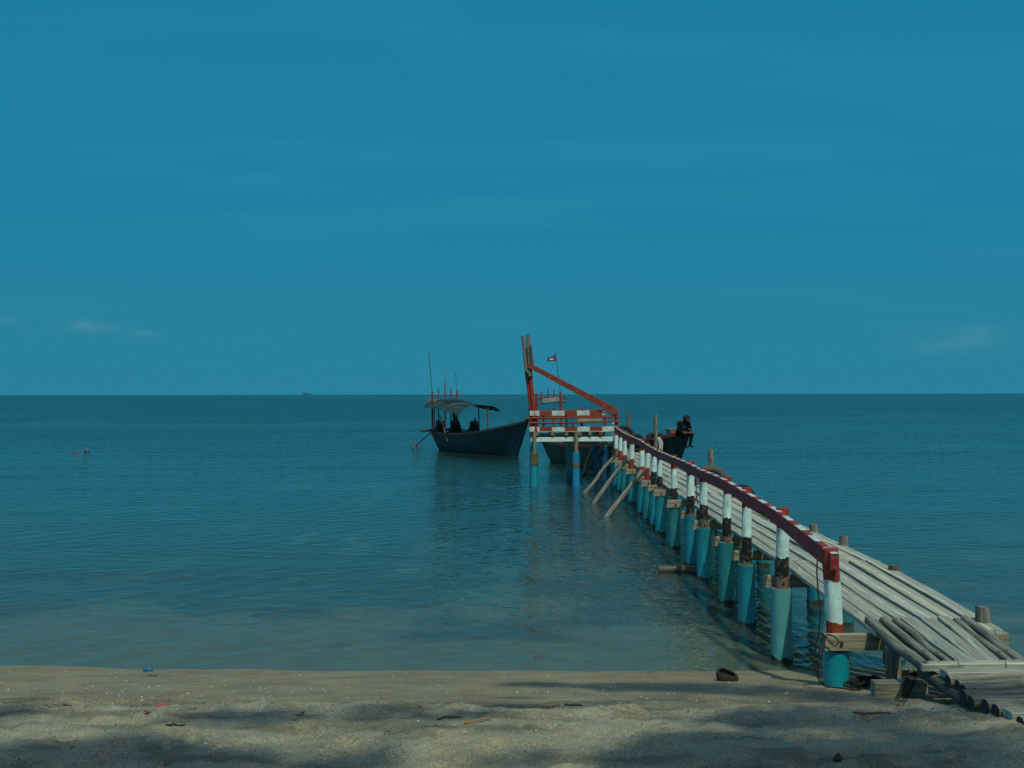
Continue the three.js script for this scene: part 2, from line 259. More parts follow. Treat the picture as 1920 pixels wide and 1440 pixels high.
// ------------------------------------------------------------------ the sea
const swell = []; { seedState = 4242; for (let i = 0; i < 9; i++) { const L = [34, 27, 19, 5.5, 4.1, 3.0, 2.2, 1.6, 1.2][i], a = [0.05, 0.035, 0.022, 0.005, 0.004, 0.0035, 0.0026, 0.002, 0.0014][i], th = rnd(-0.55, 0.55); swell.push([Math.sin(th) * 2 * Math.PI / L, Math.cos(th) * 2 * Math.PI / L, a, rnd(6.28), L]); } }
function seaY(x, z, d) { let y = 0; for (const [kx, kz, a, p, L] of swell) { const f = (L > 10 ? smooth(14, 60, d) * (1 - smooth(1500, 4000, d)) : smooth(9.5, 15, d) * (1 - smooth(L * 30, L * 70, d))); if (f > 0) y += a * f * Math.sin(kx * x + kz * z + p + 0.7 * Math.sin(x * 0.11 + L)); } return y; }
{
  const pos = [], uv = [], LEVELS = 9, faces = Array.from({ length: LEVELS }, () => []), cols = 300; let rows = 0;   // from clear calm shallows to wind-ruffled open water in nine steps
  for (let d = 9.4; d < 26000; d *= d < 300 ? 1.0085 : 1.06) {
    for (let i = 0; i <= cols; i++) { const u = i / cols * 2 - 1, x = 0.4 * d * 0 + (u * 0.75 + Math.sign(u) * Math.pow(Math.abs(u), 9) * 2.4) * (d + 6); pos.push(x, seaY(x, -d, d), -d); uv.push(x / 5, d / 5); }
    rows++;
  }
  for (let j = 0; j < rows - 1; j++) for (let i = 0; i < cols; i++) { const a = j * (cols + 1) + i, b = a + cols + 1; const x = pos[a * 3], d = -pos[a * 3 + 2], t = (Math.log(d) - Math.log(10.9)) / (Math.log(190) - Math.log(10.9)) + 0.42 * (fbm(x / (d + 20) * 2.2 + 4, Math.log(d) * 5.5, 33, 3) - 0.5) * smooth(14, 60, d) + 0.05 * (fbm(x * 0.8, d * 1.6, 34, 3) - 0.5) + 0.12 * (hash(i, j, 3) - 0.5); faces[clamp(Math.floor(t * LEVELS), 0, LEVELS - 1)].push(a, a + 1, b, a + 1, b + 1, b); }
  const g = new THREE.BufferGeometry(); g.setAttribute('position', new THREE.Float32BufferAttribute(pos, 3)); g.setAttribute('uv', new THREE.Float32BufferAttribute(uv, 2)); g.setIndex(faces.flat()); let first = 0; faces.forEach((f, k) => { g.addGroup(first, f.length, k); first += f.length; }); g.computeVertexNormals();
  // ripples on a 5 m tile: sum of short waves travelling to the shore
  seedState = 99; const comps = [];
  for (let i = 0; i < 90; i++) { const L = 0.075 * Math.pow(9, rnd()), th = rnd(-1, 1) * 1.05, kx = Math.round(Math.sin(th) * 5 / L), ky = Math.round(Math.cos(th) * 5 / L); const k = Math.hypot(kx, ky); if (!k) continue; comps.push([kx * 2 * Math.PI, ky * 2 * Math.PI, rnd(6.283), Math.pow(k, -0.15)]); }
  const S = 1024, ks = 2 * Math.PI, nrm = comps.reduce((s, c) => s + c[3] * c[3] / 2, 0), amp = 0.105 / Math.sqrt(nrm);
  const sinT = new Float32Array(4096).map((_, i) => Math.cos(i / 4096 * 2 * Math.PI));
  const ripple = dataTex(S, S, (u, v) => {
    let sx = 0, sy = 0; for (const [kx, ky, p, w] of comps) { const c = sinT[Math.floor(((kx * u + ky * v + p) / ks % 1) * 4096 + 4096) & 4095] * w, k = Math.hypot(kx, ky); sx += c * kx / k; sy += c * ky / k; }
    const gust = 0.72 + 0.56 * fbm(u * 3, v * 3, 17, 3, 3); sx *= amp * gust * 1.4142; sy *= amp * gust * 1.4142; const l = Math.hypot(sx, sy, 1);
    return [0.5 - 0.5 * sx / l, 0.5 - 0.5 * sy / l, 0.5 + 0.5 / l];
  });
  const chop = bumpOf((u, v) => fbm(u * 10, v * 16, 19, 4, 10, 16), 512, 512); chop.repeat.set(5 / 23, 5 / 23);
  const m = new THREE.MeshPhysicalMaterial({ color: RGB(0.37, 0.59, 0.585), roughness: 0.03, specularIntensity: 0.9, ior: 1.33, transmission: 0.945, thickness: 0, normalMap: ripple, normalScale: new THREE.Vector2(0.55, 0.55), bumpMap: chop, bumpScale: 0.03 });
  const waters = faces.map((_, k) => { const q = k / (LEVELS - 1), w = m.clone(), n = mix(0.34, 1.75, Math.pow(q, 1.3)), c = q < 0.2 ? mixc([0.54, 0.67, 0.63], [0.31, 0.58, 0.58], q / 0.2) : mixc([0.31, 0.58, 0.58], [0.10, 0.50, 0.51], (q - 0.2) / 0.8); w.normalScale.set(n, n); w.color.setRGB(...c); w.roughness = mix(0.03, 0.1, q); return w; });
  struct('sea', g, waters);
}

// ------------------------------------------------------------------ the jetty
const PX = (d) => 3.04 + 0.0165 * (d - 10.87);              // line of the left-hand posts
const frames = [ // distance, pile top, rail top, post kind, stub top (right-hand post), post offset
  [8.64, 0.70, 1.585, 'R', 1.08], [10.87, 0.81, 1.685, 'B', 1.06], [12.6, 0.77, 1.74, 'B', 1.13], [13.85, 0.87, 1.78, 'B', 1.12], [15.65, 0.825, 1.77, 'B', 1.09], [16.9, 0.87, 1.79, 'B', 1.12],
  [18.8, 0.775, 1.78, 'B', 1.14], [20.8, 0.84, 1.775, 'B', 1.1], [21.8, 0.92, 1.79, 'B', 1.74], [23.0, 0.94, 1.81, 'R', 1.15], [24.2, 0.9, 1.85, 'R', 1.3], [26.5, 0.9, 1.855, 'R', 1.12], [28.4, 0.92, 1.87, 'R', 1.2], [29.8, 0.92, 1.90, 'R', 1.1], [31.2, 0.92, 1.955, 'R', 2.33]];
const DECK = (d) => d < 10.8 ? mix(0.935, 1.02, smooth(8.4, 10.8, d)) : 1.02;
const jetty = thing('jetty', 'long wooden jetty on turquoise pipe piles with striped handrail', 'jetty');
seedState = 31;
const weedMat = std({ map: woodMap([0.24, 0.30, 0.22], [0.09, 0.12, 0.09], 147), roughness: 1 });
const boltGeo = new THREE.CylinderGeometry(0.016, 0.018, 0.03, 8).rotateX(Math.PI / 2);
frames.forEach(([d, top, rail, kind, stub], i) => {
  const x = PX(d) - (i === 0 ? 0.10 : 0), z = -d, xr = x + 1.27 + (i === 0 ? 0.05 : 0) + (d > 20 ? 0.03 : 0), bed = groundY(x, z) - 0.25;
  const pm = i === 0 ? freshTurq : i === 1 ? paleTurq : pipeMats[(i * 2 + 1) % 3], r = 0.115 - (i > 5 ? 0.004 : 0);
  const pipe = (px, t, m) => { const g = new THREE.CylinderGeometry(r * rnd(0.97, 1.02), r * rnd(1.0, 1.05), t - bed, 28, 1, true); g.translate(px, (t + bed) / 2, z); return g; };
  const p = part(jetty, 'pile', pipe(x, top), pm);
  part(p, 'concrete_fill', new THREE.CylinderGeometry(r * 0.94, r * 0.94, 0.06, 24).translate(x, top - 0.036, z), concreteMat);
  const rp = part(jetty, 'pile', pipe(xr, 0.74 + rnd(0.05)), pipeMats[(i + 2) % 3]);
  part(rp, 'concrete_fill', new THREE.CylinderGeometry(r * 0.94, r * 0.94, 0.06, 24).translate(xr, 0.70, z), concreteMat);
  if (i > 0) for (const [q, qx] of [[p, x], [rp, xr]]) { const g = new THREE.CylinderGeometry(r * 1.06, r * 1.07, 0.2, 28, 1, true), P = g.attributes.position; for (let k = 0; k < P.count; k++) if (P.getY(k) > 0) P.setY(k, 0.075 + 0.06 * noise(k % 28 * 0.8, 2, i * 7 + (q === rp ? 3 : 0), 22)); part(q, 'weed_ring', g.translate(qx, -0.07, z), weedMat); }
  // post through the pile top, leaning slightly, carrying the rail
  const lean = i === 0 ? [-0.055, 0.02] : [rnd(-0.015, 0.015), rnd(-0.02, 0.02)], a = V(x, top - 0.02, z), b = V(x + lean[0], rail + 0.025, z + lean[1]), s = rnd(1e5) | 0;
  const R = i < 2 ? 0.074 : rnd(0.060, 0.070), n = 9, pts = Array.from({ length: n }, (_, k) => V().lerpVectors(a, b, k / (n - 1)).add(V((noise(k * 0.5, 1, s) - 0.5) * 0.014, 0, (noise(k * 0.5, 7, s) - 0.5) * 0.014)));
  const geo = sweep(pts, (q) => Array.from({ length: 14 }, (_, k) => { const rr = R * (1.03 - 0.08 * q / n) * (1 + 0.07 * (noise(k * 0.8, q * 0.7, s, 11) - 0.5)), an = k / 14 * 2 * Math.PI; return [Math.cos(an) * rr, Math.sin(an) * rr]; }), { up: V(0, 0, 1) });
  { const P = geo.attributes.position, U = geo.attributes.uv; for (let k = 0; k < P.count; k++) U.setXY(k, Math.atan2(P.getZ(k) - z, P.getX(k) - x) / (2 * Math.PI) + 0.5 + i * 0.37, clamp((P.getY(k) - a.y) / (b.y - a.y), 0.002, 0.998)); }
  const post = part(jetty, 'post', geo, kind === 'R' ? postRWR[i % 2] : postRWB[i % 3]);
  // right-hand stub post
  part(jetty, 'stub_post', pole(V(xr, 0.68, z), V(xr + rnd(-0.02, 0.02), stub, z + rnd(-0.02, 0.02)), 0.066, 0.062, { rough: 0.1 }), i % 3 === 1 ? logDark : logMat);
  // crossbeam: in front of the posts on some frames, behind on others
  const front = i === 0 || i === 6 || i === 7 || i === 8 || i >= 9, bw = i === 0 ? 0.145 : rnd(0.12, 0.15), by = DECK(d) - 0.05 - bw / 2 - (front ? 0.015 : 0.02) - (i === 0 ? 0.0 : 0.02), bz = z + (front ? R + 0.03 : -R - 0.03);
  const cb = part(jetty, 'crossbeam', plank(V(x - (i === 0 ? 0.13 : 0.16) - rnd(0.03), by, bz), V(xr + (i === 0 ? 0.13 : 0.10) + rnd(0.04), by + rnd(-0.01, 0.01), bz), 0.055, bw, { seg: 4, crook: 0.004 }), beamMat);
  for (const bx of [x + 0.005, xr]) part(cb, 'bolt', boltGeo.clone().translate(bx, by + rnd(-0.02, 0.02), bz + (front ? 0.035 : R * 2 + 0.035)), rustMat);
});
{ // handrail: boards from post to post, painted in red and white bars along the top
  const side = maroonMat, topM = stripes(501, 0.56);
  const bays = [[0, 1], [1, 2], [2, 4], [4, 6], [6, 8], [8, 10], [10, 12], [12, 14]];
  for (const [i, j] of bays) {
    const A = frames[i], B = frames[j], n = 7, xo = (i) => i === 0 ? -0.155 : -0.05, pts = [];
    for (let k = 0; k < n; k++) { const t = k / (n - 1), d = mix(A[0] - (i === 0 ? 0.15 : 0.05), B[0] - 0.05 - (j === 14 ? 0.2 : 0), t); let rail = mix(A[2], B[2], t), m = frames[(i + j) / 2 | 0]; if (j - i === 2) { const tm = (m[0] - A[0]) / (B[0] - A[0]); rail = t < tm ? mix(A[2], m[2], t / tm) : mix(m[2], B[2], (t - tm) / (1 - tm)); } pts.push(V(mix(PX(A[0]) + xo(i), PX(B[0]) + xo(j), t), rail - 0.075, -d)); }
    const s = i * 13 + 5, wav = (k, c) => (noise(k * 0.9, c, s) - 0.5) * 0.02;
    const ring = (k) => { const h0 = -0.075 + wav(k, 1), w = 0.036; return [[-w, h0], [w, h0], [w, 0.068], [w - 0.006, 0.075], [-w + 0.006, 0.075], [-w, 0.068]]; };
    // side faces one mesh, top face a painted sub-part standing 2 mm proud
    const rail = part(jetty, 'handrail', sweep(pts, ring, { sharp: true }), side);
    part(rail, 'striped_top', sweep(pts.map((p) => p.clone().add(V(0, 0.0765, 0))), () => [[-0.031, -0.0015], [0.031, -0.0015], [0.031, 0.0025], [-0.031, 0.0025]], { sharp: true }), topM);
  }
}
{ // deck planks, laid lengthwise
  const cuts = [8.42, 11.45, 15.1, 18.95, 22.9, 26.9, 30.6, 34.4], widths = [0.15, 0.2, 0.19, 0.2, 0.19, 0.17];
  seedState = 57;
  for (let s = 0; s < cuts.length - 1; s++) {
    let x = PX((cuts[s] + cuts[s + 1]) / 2) + 0.115; const order = widths.map((w) => w * rnd(0.9, 1.1));
    order.forEach((w, k) => {
      const d0 = cuts[s] + (s === 0 ? [-0.10, 0.02, 0.05, 0.04, 0.02, -0.02][k] : rnd(-0.02, 0.03)), d1 = cuts[s + 1] - 0.02 + (s ? rnd(-0.02, 0.02) : 0), xa = x + w / 2 + rnd(-0.012, 0.012) - 0.0165 * (d1 - d0) / 2, xb = x + w / 2 + rnd(-0.012, 0.012) + 0.0165 * (d1 - d0) / 2, y = rnd(-0.006, 0.006);
      part(jetty, 'plank', plank(V(xa, DECK(d0) - 0.02 + y, -d0), V(xb, DECK(d1) - 0.02 + y, -d1), w * 0.875, 0.042, { seg: 8, crook: 0.012, taper: rnd(-0.14, 0.14) }), plankMats[(s * 5 + k * 3 + (k === 0 ? 1 : 0)) % 5]);
      x += w + 0.016;
    });
  }
  // stringers under the deck
  for (const off of [0.28, 1.02]) for (let s = 0; s < 6; s++) part(jetty, 'stringer', plank(V(PX(cuts[s]) + off, 0.925 - (s ? 0 : 0.04), -cuts[s] - 0.1), V(PX(cuts[s + 1]) + off, 0.925, -cuts[s + 1] + 0.02), 0.06, 0.09, { crook: 0.004 }), beamMat);
}
{ // ramp of poles and planks from the shore walkway up to the first frame
  const y0 = 0.905, y1 = 0.968, far = 8.62, near = 7.38; seedState = 63;
  const defs = [['p', 3.205, 3.165, 0.050], ['p', 3.325, 3.295, 0.040], ['p', 3.43, 3.395, 0.034], ['b', 3.555, 3.505, 0.135], ['b', 3.715, 3.635, 0.125], ['b', 3.855, 3.755, 0.10], ['p', 3.96, 3.865, 0.036], ['p', 4.065, 3.965, 0.046]];
  for (const [k, xf, xn, w] of defs) {
    const a = V(xf, y1 + (k === 'p' ? -0.0 : 0.012), -far + rnd(-0.03, 0.03)), b = V(xn, y0 - (k === 'p' ? 0.012 : 0), -near - 0.04 + rnd(0.03));
    if (k === 'p') part(jetty, 'ramp_pole', pole(a, b, w, w * rnd(0.85, 1), { seg: 9, wob: 0.014, rough: 0.09 }), tint(logMat, 0.92, 0.94, 0.93));
    else part(jetty, 'ramp_plank', plank(a, b, w, 0.035, { crook: 0.012 }), plankMats[3]);
  }
}
// slanting brace poles in the water
seedState = 71;
for (const [bx, by, bd, tx, ty, td, r] of [[1137, 970, 23.6, 1203, 884, 24.1, 0.062], [1114, 944, 26.6, 1175, 861, 27.0, 0.062], [1096, 924, 29.5, 1161, 846, 29.9, 0.06], [1091, 896, 34.9, 1138, 826, 34.0, 0.055], [1083, 905, 33.2, 1116, 826, 33.4, 0.05]]) {
  const a = at(bx, by, bd), b = at(tx, ty, td), e = V().lerpVectors(b, a, 1.2);
  part(jetty, 'brace_pole', pole(e, b, r, r * 0.85, { seg: 10, wob: 0.028, rough: 0.1 }), logMat);
}

// ------------------------------------------------------------------ the landing platform at the end
const plat = thing('landing_platform', 'raised landing platform with red and white striped rails at jetty end', 'platform');
{
  const d0 = 31.4, d1 = 34.5, x0 = 0.57, x1 = 3.40, FL = 1.80; seedState = 88;
  const beam = (name, a, b, w, h, mat, parent = plat) => part(parent, name, plank(a, b, w, h, { seg: 4, crook: 0.006, ch: 0.008 }), mat);
  // stripes: bars about 0.41 m long, measured from the left end
  const bar = stripes(521, 0.82, 0, 0.10);
  beam('striped_beam', V(x0, 1.855, -d0), V(x1 - 0.02, 1.868, -d0), 0.05, 0.145, bar);
  beam('striped_beam', V(x0 + 0.01, 2.37, -d0 + 0.004), V(x1 - 0.04, 2.385, -d0), 0.05, 0.155, stripes(531, 0.82, 0, 0.12));
  part(plat, 'rail_pole', pole(V(0.42, 2.205, -d0 + 0.06), V(3.51, 2.255, -d0 + 0.06), 0.034, 0.028, { seg: 12, wob: 0.03 }), redMat);
  part(plat, 'rail_pole', pole(V(0.55, 2.055, -d0 + 0.06), V(3.51, 2.105, -d0 + 0.06), 0.034, 0.028, { seg: 12, wob: 0.03 }), redMat);
  beam('lower_beam', V(0.62, 1.515, -d0 + 0.045), V(3.32, 1.535, -d0 + 0.045), 0.05, 0.14, std({ map: paintMap([[2, WHITE]], 541), roughness: 0.75 }));
  beam('lower_beam', V(0.62, 1.515, -d1 + 0.2), V(3.32, 1.535, -d1 + 0.2), 0.05, 0.14, beamMat);
  const cutEnd = tint(logMat, 1.35, 1.2, 1.0);
  for (const [px, red] of [[1007], [1036], [1062], [1087], [1106], [1126, 1]]) { const p = at(px, 814, d0 - 0.1); const g = part(plat, 'joist_log', pole(V(p.x, 1.70, -d0 + 0.12), V(p.x + rnd(-0.05, 0.05), 1.70, -d1 - 0.05), 0.062, 0.055), red ? redMat : logMat); part(g, 'sawn_end', new THREE.CircleGeometry(0.058, 14).translate(p.x, 1.70, -d0 + 0.1235), red ? redMat : cutEnd); }
  for (let k = 0; k < 16; k++) { const z = -d0 - 0.06 - k * 0.194; part(plat, 'floor_plank', plank(V(x0 + 0.02, 1.772, z), V(x1 - 0.05, 1.776, z), 0.182, 0.028, { seg: 3 }), plankMats[k % 5]); }
  // rail posts
  const rp = (x, z, y0, y1, mat, r = 0.05) => { const g = pole(V(x, y0, z), V(x, y1, z), r, r * 0.95, { seg: 4 }); const P = g.attributes.position, U = g.attributes.uv; for (let k = 0; k < P.count; k++) U.setXY(k, Math.atan2(P.getZ(k) - z, P.getX(k) - x) / 6.283 + 0.5, clamp((P.getY(k) - y0) / (y1 - y0), 0.002, 0.998)); return part(plat, 'rail_post', g, mat); };
  rp(3.30, -d0 - 0.06, 1.55, 2.42, std({ map: paintMap([[0.80, WHITE], [2, RED]], 551), roughness: 0.7 })); rp(3.42, -d0 - 0.1, 1.0, 2.42, redMat); rp(0.72, -d0 - 0.07, 1.55, 2.44, redMat); rp(1.03, -d0 - 0.08, 1.8, 2.46, redMat, 0.035); rp(1.78, -d0 - 0.08, 1.8, 2.32, redMat, 0.04);
  for (const x of [0.66, 1.5, 2.5, 3.32]) rp(x, -d1 + 0.07, 1.6, 2.5, redMat);
  beam('rear_rail', V(0.6, 2.34, -d1), V(3.40, 2.40, -d1), 0.05, 0.12, redMat); beam('rear_rail', V(0.6, 2.2, -d1), V(3.40, 2.2, -d1), 0.05, 0.08, redMat);
  beam('side_rail', V(0.62, 2.38, -d0 - 0.08), V(0.62, 2.5, -d1 + 0.1), 0.05, 0.13, redMat);
  beam('bench_board', V(2.35, 2.09, -d1 + 0.25), V(3.2, 2.09, -d1 + 0.25), 0.3, 0.16, beamMat);
  // piles: posts sleeved in pipes
  const pilePost = (x, z, top, r, pipeTop, mat) => { part(plat, 'pile_post', pole(V(x, pipeTop - 0.1, z), V(x, top, z), r, r * 0.95, { rough: 0.04 }), logPale); return part(plat, 'pile', new THREE.CylinderGeometry(0.118, 0.122, pipeTop + 2.4, 24).translate(x, (pipeTop - 2.4) / 2, z), mat); };
  const skyBlue = std({ map: pipeMap([0.05, 0.58, 0.80], 561, 0.1), roughness: 0.42 });
  const pa = pilePost(0.72, -d0 + 0.14, 1.78, 0.062, 0.98, freshTurq), pb = pilePost(2.08, -d0 + 0.14, 1.78, 0.07, 1.10, skyBlue);
  const rope = std({ map: woodMap([0.55, 0.50, 0.38], [0.27, 0.24, 0.17], 571), roughness: 1 });
  const turns = []; for (let k = 0; k < 14; k++) turns.push(new THREE.TorusGeometry(0.122 + rnd(0.006), 0.0155, 5, 20).rotateX(Math.PI / 2 + rnd(-0.04, 0.04)).translate(0.72, 0.70 + k * 0.0285, -d0 + 0.14)); part(pa, 'rope_wrapping', mergeGeometries(turns), rope);
  const t2 = []; for (let k = 0; k < 6; k++) t2.push(new THREE.TorusGeometry(0.122, 0.014, 5, 20).rotateX(Math.PI / 2 + rnd(-0.04, 0.04)).translate(2.08, 0.63 + k * 0.026, -d0 + 0.14)); part(pb, 'rope_wrapping', mergeGeometries(t2), rope);
  pilePost(3.34, -d0 - 0.2, 1.7, 0.06, 0.9, pipeMats[1]);
  for (const [x, m] of [[0.75, pipeMats[0]], [2.05, pipeMats[1]], [3.02, deepBlue], [3.3, deepBlue]]) pilePost(x, -d1 + 0.1, 1.66, 0.055, 1.15, m);
  // tall corner poles, painted red below, bare above, and the two-board stay
  const corner = (top, foot, r, split, seed) => { const y0 = foot.y, y1 = top.y, g = pole(foot, top, r, r * 0.9, { seg: 14, sides: 12, wob: 0.03 }), P = g.attributes.position, U = g.attributes.uv; for (let k = 0; k < P.count; k++) U.setXY(k, k / P.count * 3, clamp((P.getY(k) - y0) / (y1 - y0), 0.002, 0.998)); return part(plat, 'corner_pole', g, std({ map: paintMap([[split, RED], [2, [0.47, 0.46, 0.42]]], seed), bumpMap: grainBump, bumpScale: 0.006, roughness: 0.85 })); };
  const zc = d0 + 0.12;
  corner(at(980, 631, zc), V(0.70, 1.6, -zc), 0.062, 0.60, 581); corner(at(989.5, 628, zc - 0.1), V(0.80, 1.6, -zc + 0.1), 0.068, 0.62, 591);
  part(plat, 'short_pole', pole(at(985, 653, zc + 0.1), at(988, 712, zc + 0.1), 0.05, 0.05), logDark);
  part(plat, 'wooden_cleat', plank(at(986, 688, zc - 0.2), at(995, 706, zc - 0.2), 0.07, 0.09), logMat); part(plat, 'wooden_cleat', pole(at(995.5, 647, zc - 0.2), at(999, 690, zc - 0.2), 0.035, 0.045, { rough: 0.3 }), logDark);
  for (const [o, dz, l] of [[0, 0, 0], [-4, 0.07, 3]]) part(plat, 'stay_board', plank(at(991, 686 + o + l, zc - 0.26 + dz), at(1157, 776 + o, d0 - 0.1 + dz), 0.045, 0.15, { seg: 4, crook: 0.01, up: V(0.49, 0.87, 0) }), redMat);
}
// ------------------------------------------------------------------ walkway on the sand (lower right)
const walk = thing('log_walkway', 'low walkway of rough logs and boards on the sand leading to jetty', 'walkway', [3.2, 0.8, -6.9]);
{
  seedState = 95; const o = V(3.2, 0.8, -6.9), L = (x, y, z) => V(x, y, z).sub(o); let d = 7.44;
  part(walk, 'edge_board', plank(L(3.13, 0.905, -7.40), L(4.65, 0.905, -7.47), 0.10, 0.05, { crook: 0.006 }), tint(plankMat, 1.05, 1.02, 0.95)); d = 7.30;
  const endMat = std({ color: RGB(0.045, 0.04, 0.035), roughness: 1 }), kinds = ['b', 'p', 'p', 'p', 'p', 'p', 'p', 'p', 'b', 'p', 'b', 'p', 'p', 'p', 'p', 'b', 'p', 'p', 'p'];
  kinds.forEach((k, i) => {
    const w = k === 'b' ? 0.115 : rnd(0.085, 0.11), x0 = 3.19 + rnd(-0.03, 0.06) + (i > 5 ? 0.05 : 0), y = 0.875 + 0.008 * Math.sin(i), z = -d + w / 2; d -= w + rnd(0.008, 0.016);
    const c = tint(k === 'b' ? plankMat : logMat, ...[[0.84, 0.83, 0.78], [1.12, 1.08, 0.98], [1.18, 1.13, 1.02], [1.02, 0.99, 0.92]][i % 4]);
    const lg = part(walk, k === 'b' ? 'board' : 'log', k === 'b' ? plank(L(x0, y + 0.012, z), L(4.7, y + 0.012, z - 0.06), w, 0.05, { crook: 0.012 }) : pole(L(x0, y - 0.012, z), L(4.7, y - 0.012, z - 0.05), w / 2, w / 2 * rnd(0.9, 1.1), { seg: 9, wob: 0.010, rough: 0.10 }), c); if (k === 'p') part(lg, 'dark_end', new THREE.CircleGeometry(w / 2 * 0.97, 12).rotateY(-Math.PI / 2).translate(x0 - 0.004 - o.x, y - 0.012 - o.y, z - o.z), endMat);  // near-black disc on the left end of each round log
  });
  part(walk, 'stringer_log', pole(L(3.25, 0.795, -7.62), L(3.30, 0.79, -5.0), 0.055, 0.06, { rough: 0.1 }), logDark); part(walk, 'stringer_log', pole(L(4.4, 0.79, -7.55), L(4.4, 0.79, -5.0), 0.055, 0.06), logDark);
  for (const x of [3.42, 3.78]) { const z = -7.43; part(walk, 'wire_tie', new THREE.TorusGeometry(0.062, 0.0025, 5, 16).rotateY(Math.PI / 2).translate(x - o.x, 0.9 - o.y, z - o.z), rustMat); }
}
solo('stump_post', pole(V(0, -0.35, 0), V(0.005, 0.285, 0), 0.066, 0.064, { rough: 0.05 }), logMat, 'short round grey stump post standing in sand beside the ramp', 'stump', [3.165, 0.60, -8.02]);
solo('timber_block', plank(V(-0.19, 0.01, 0), V(0.22, 0.015, 0.03), 0.11, 0.19, { seg: 3 }), beamMat, 'squared pale timber block lying on sand in front of the stump', 'timber', [3.085, 0.585, -7.74]);
// ropes
{
    solo('black_rope', mergeGeometries([
    tube([at(1533, 1040, 8.48), at(1530, 1062, 8.46), at(1532, 1110, 8.44), at(1536, 1150, 8.42), at(1533, 1185, 8.40), at(1527, 1215, 8.38), at(1525, 1250, 8.36), at(1534, 1278, 8.35), onSand(1552, 1290), onSand(1575, 1292), onSand(1602, 1296), onSand(1622, 1290), onSand(1640, 1284)].map((p, i) => (i > 7 ? p.add(V(0, 0.008, 0)) : p)), 0.0065, 90),
    tube([at(1541, 1192, 8.47), at(1534, 1225, 8.40), at(1530, 1255, 8.38), at(1541, 1282, 8.36), onSand(1558, 1287), onSand(1590, 1289), onSand(1612, 1293), onSand(1636, 1278)].map((p, i) => (i > 3 ? p.add(V(0, 0.008, 0)) : p)), 0.006, 60),
    tube([at(1533, 1186, 8.40), at(1545, 1194, 8.43), at(1562, 1212, 8.42), at(1570, 1204, 8.42), at(1557, 1192, 8.43), at(1546, 1190, 8.43)], 0.006, 40),
    tube([at(1546, 1192, 8.46), at(1541, 1215, 8.41), at(1537, 1235, 8.40), at(1532, 1262, 8.38), at(1543, 1286, 8.35)], 0.0055, 40)]), ropeMat, 'thin black rope looped over the handrail end and trailing to the sand', 'rope');
  const coils = []; seedState = 101; for (let k = 0; k < 20; k++) { const c = onSand(1596 + k * 2.2 + rnd(-4, 4), 1291 - k * 0.4 + rnd(-3, 3)); coils.push(new THREE.TorusGeometry(rnd(0.035, 0.07), 0.009, 5, 18).rotateX(Math.PI / 2 + rnd(-0.6, 0.6)).rotateY(rnd(3)).translate(c.x, groundY(c.x, c.z) + 0.03 + rnd(0.02), c.z)); }
  solo('rope_tangle', mergeGeometries(coils), ropeMat, 'tangled heap of black rope on sand left of the timber block', 'rope');
  const h = []; for (let k = 0; k < 9; k++) { const q = k / 8; const w = rnd(-4, 4); h.push(tube([at(1698 + q * 16, 1270 + w, 7.80), at(1692 + q * 20, 1281 + w * 0.4, 7.66), at(1685 + q * 20 + w, 1296, 7.62), at(1679 + q * 19 + w, 1308 + w * 0.6, 7.60), onSand(1676 + q * 20, 1316 + w * 0.5)], 0.006, 20)); }
  solo('rope_hank', mergeGeometries(h), tint(ropeMat, 0.05, 0.052, 0.03), 'hank of dark green rope hanging over the timber block', 'rope');
  solo('post_wire', tube([at(1303, 890, 17.4), at(1305, 930, 17.4), at(1301, 950, 17.4), at(1307, 955, 17.3), at(1305, 925, 17.3)], 0.007, 30), ropeMat, 'loose black wire dangling behind the middle handrail posts', 'wire');
}
// tyres hung on the far side of the jetty as fenders
function tyreGeo(R = 0.36, r = 0.11) { const p = []; for (let k = 0; k <= 22; k++) { const a = Math.PI * 2 * (0.02 + 0.80 * k / 22) + Math.PI * 1.18; p.push(new THREE.Vector2(R + r * Math.cos(a) * 1.0, r * 1.05 * Math.sin(a))); } return new THREE.LatheGeometry(p, 40); }
{
  const t = (pos, rx, ry, s, m, label) => { const o = solo('tyre_fender', tyreGeo(0.36 * s, 0.10 * s), m, label, 'tyre', pos.toArray(), 'tyres hung along the jetty'); o.rotation.set(rx, ry, 0); return o; };
  t(at(1334, 905, 20.9), Math.PI / 2 - 0.35, 0.35, 0.82, tyreGrey, 'large worn grey tyre hung on the far edge of jetty deck'); t(at(1391, 935, 18.35), Math.PI / 2 - 0.2, 0.5, 0.56, tyreMat, 'black tyre just showing over far deck edge, nearest to shore');
  t(at(1192, 832, 32.8), Math.PI / 2 - 0.3, 0.4, 0.72, tyreMat, 'black tyre beside the red post at the far jetty end'); t(at(1170, 819, 33.6), Math.PI / 2 - 0.2, 0.5, 0.8, tyreMat, 'black tyre behind the farthest striped posts at platform corner');
}
// mooring posts standing at the far end of the deck
solo('mooring_post', (() => { const g = pole(V(0, -2.9, 0), V(0.02, 0, 0), 0.085, 0.072, { seg: 9 }); return g; })(), std({ map: paintMap([[0.85, [0.45, 0.43, 0.37]], [2, RED]], 611), roughness: 0.8 }), 'mooring post with faded red head right of the platform', 'post', at(1177, 778, 34.4).toArray());

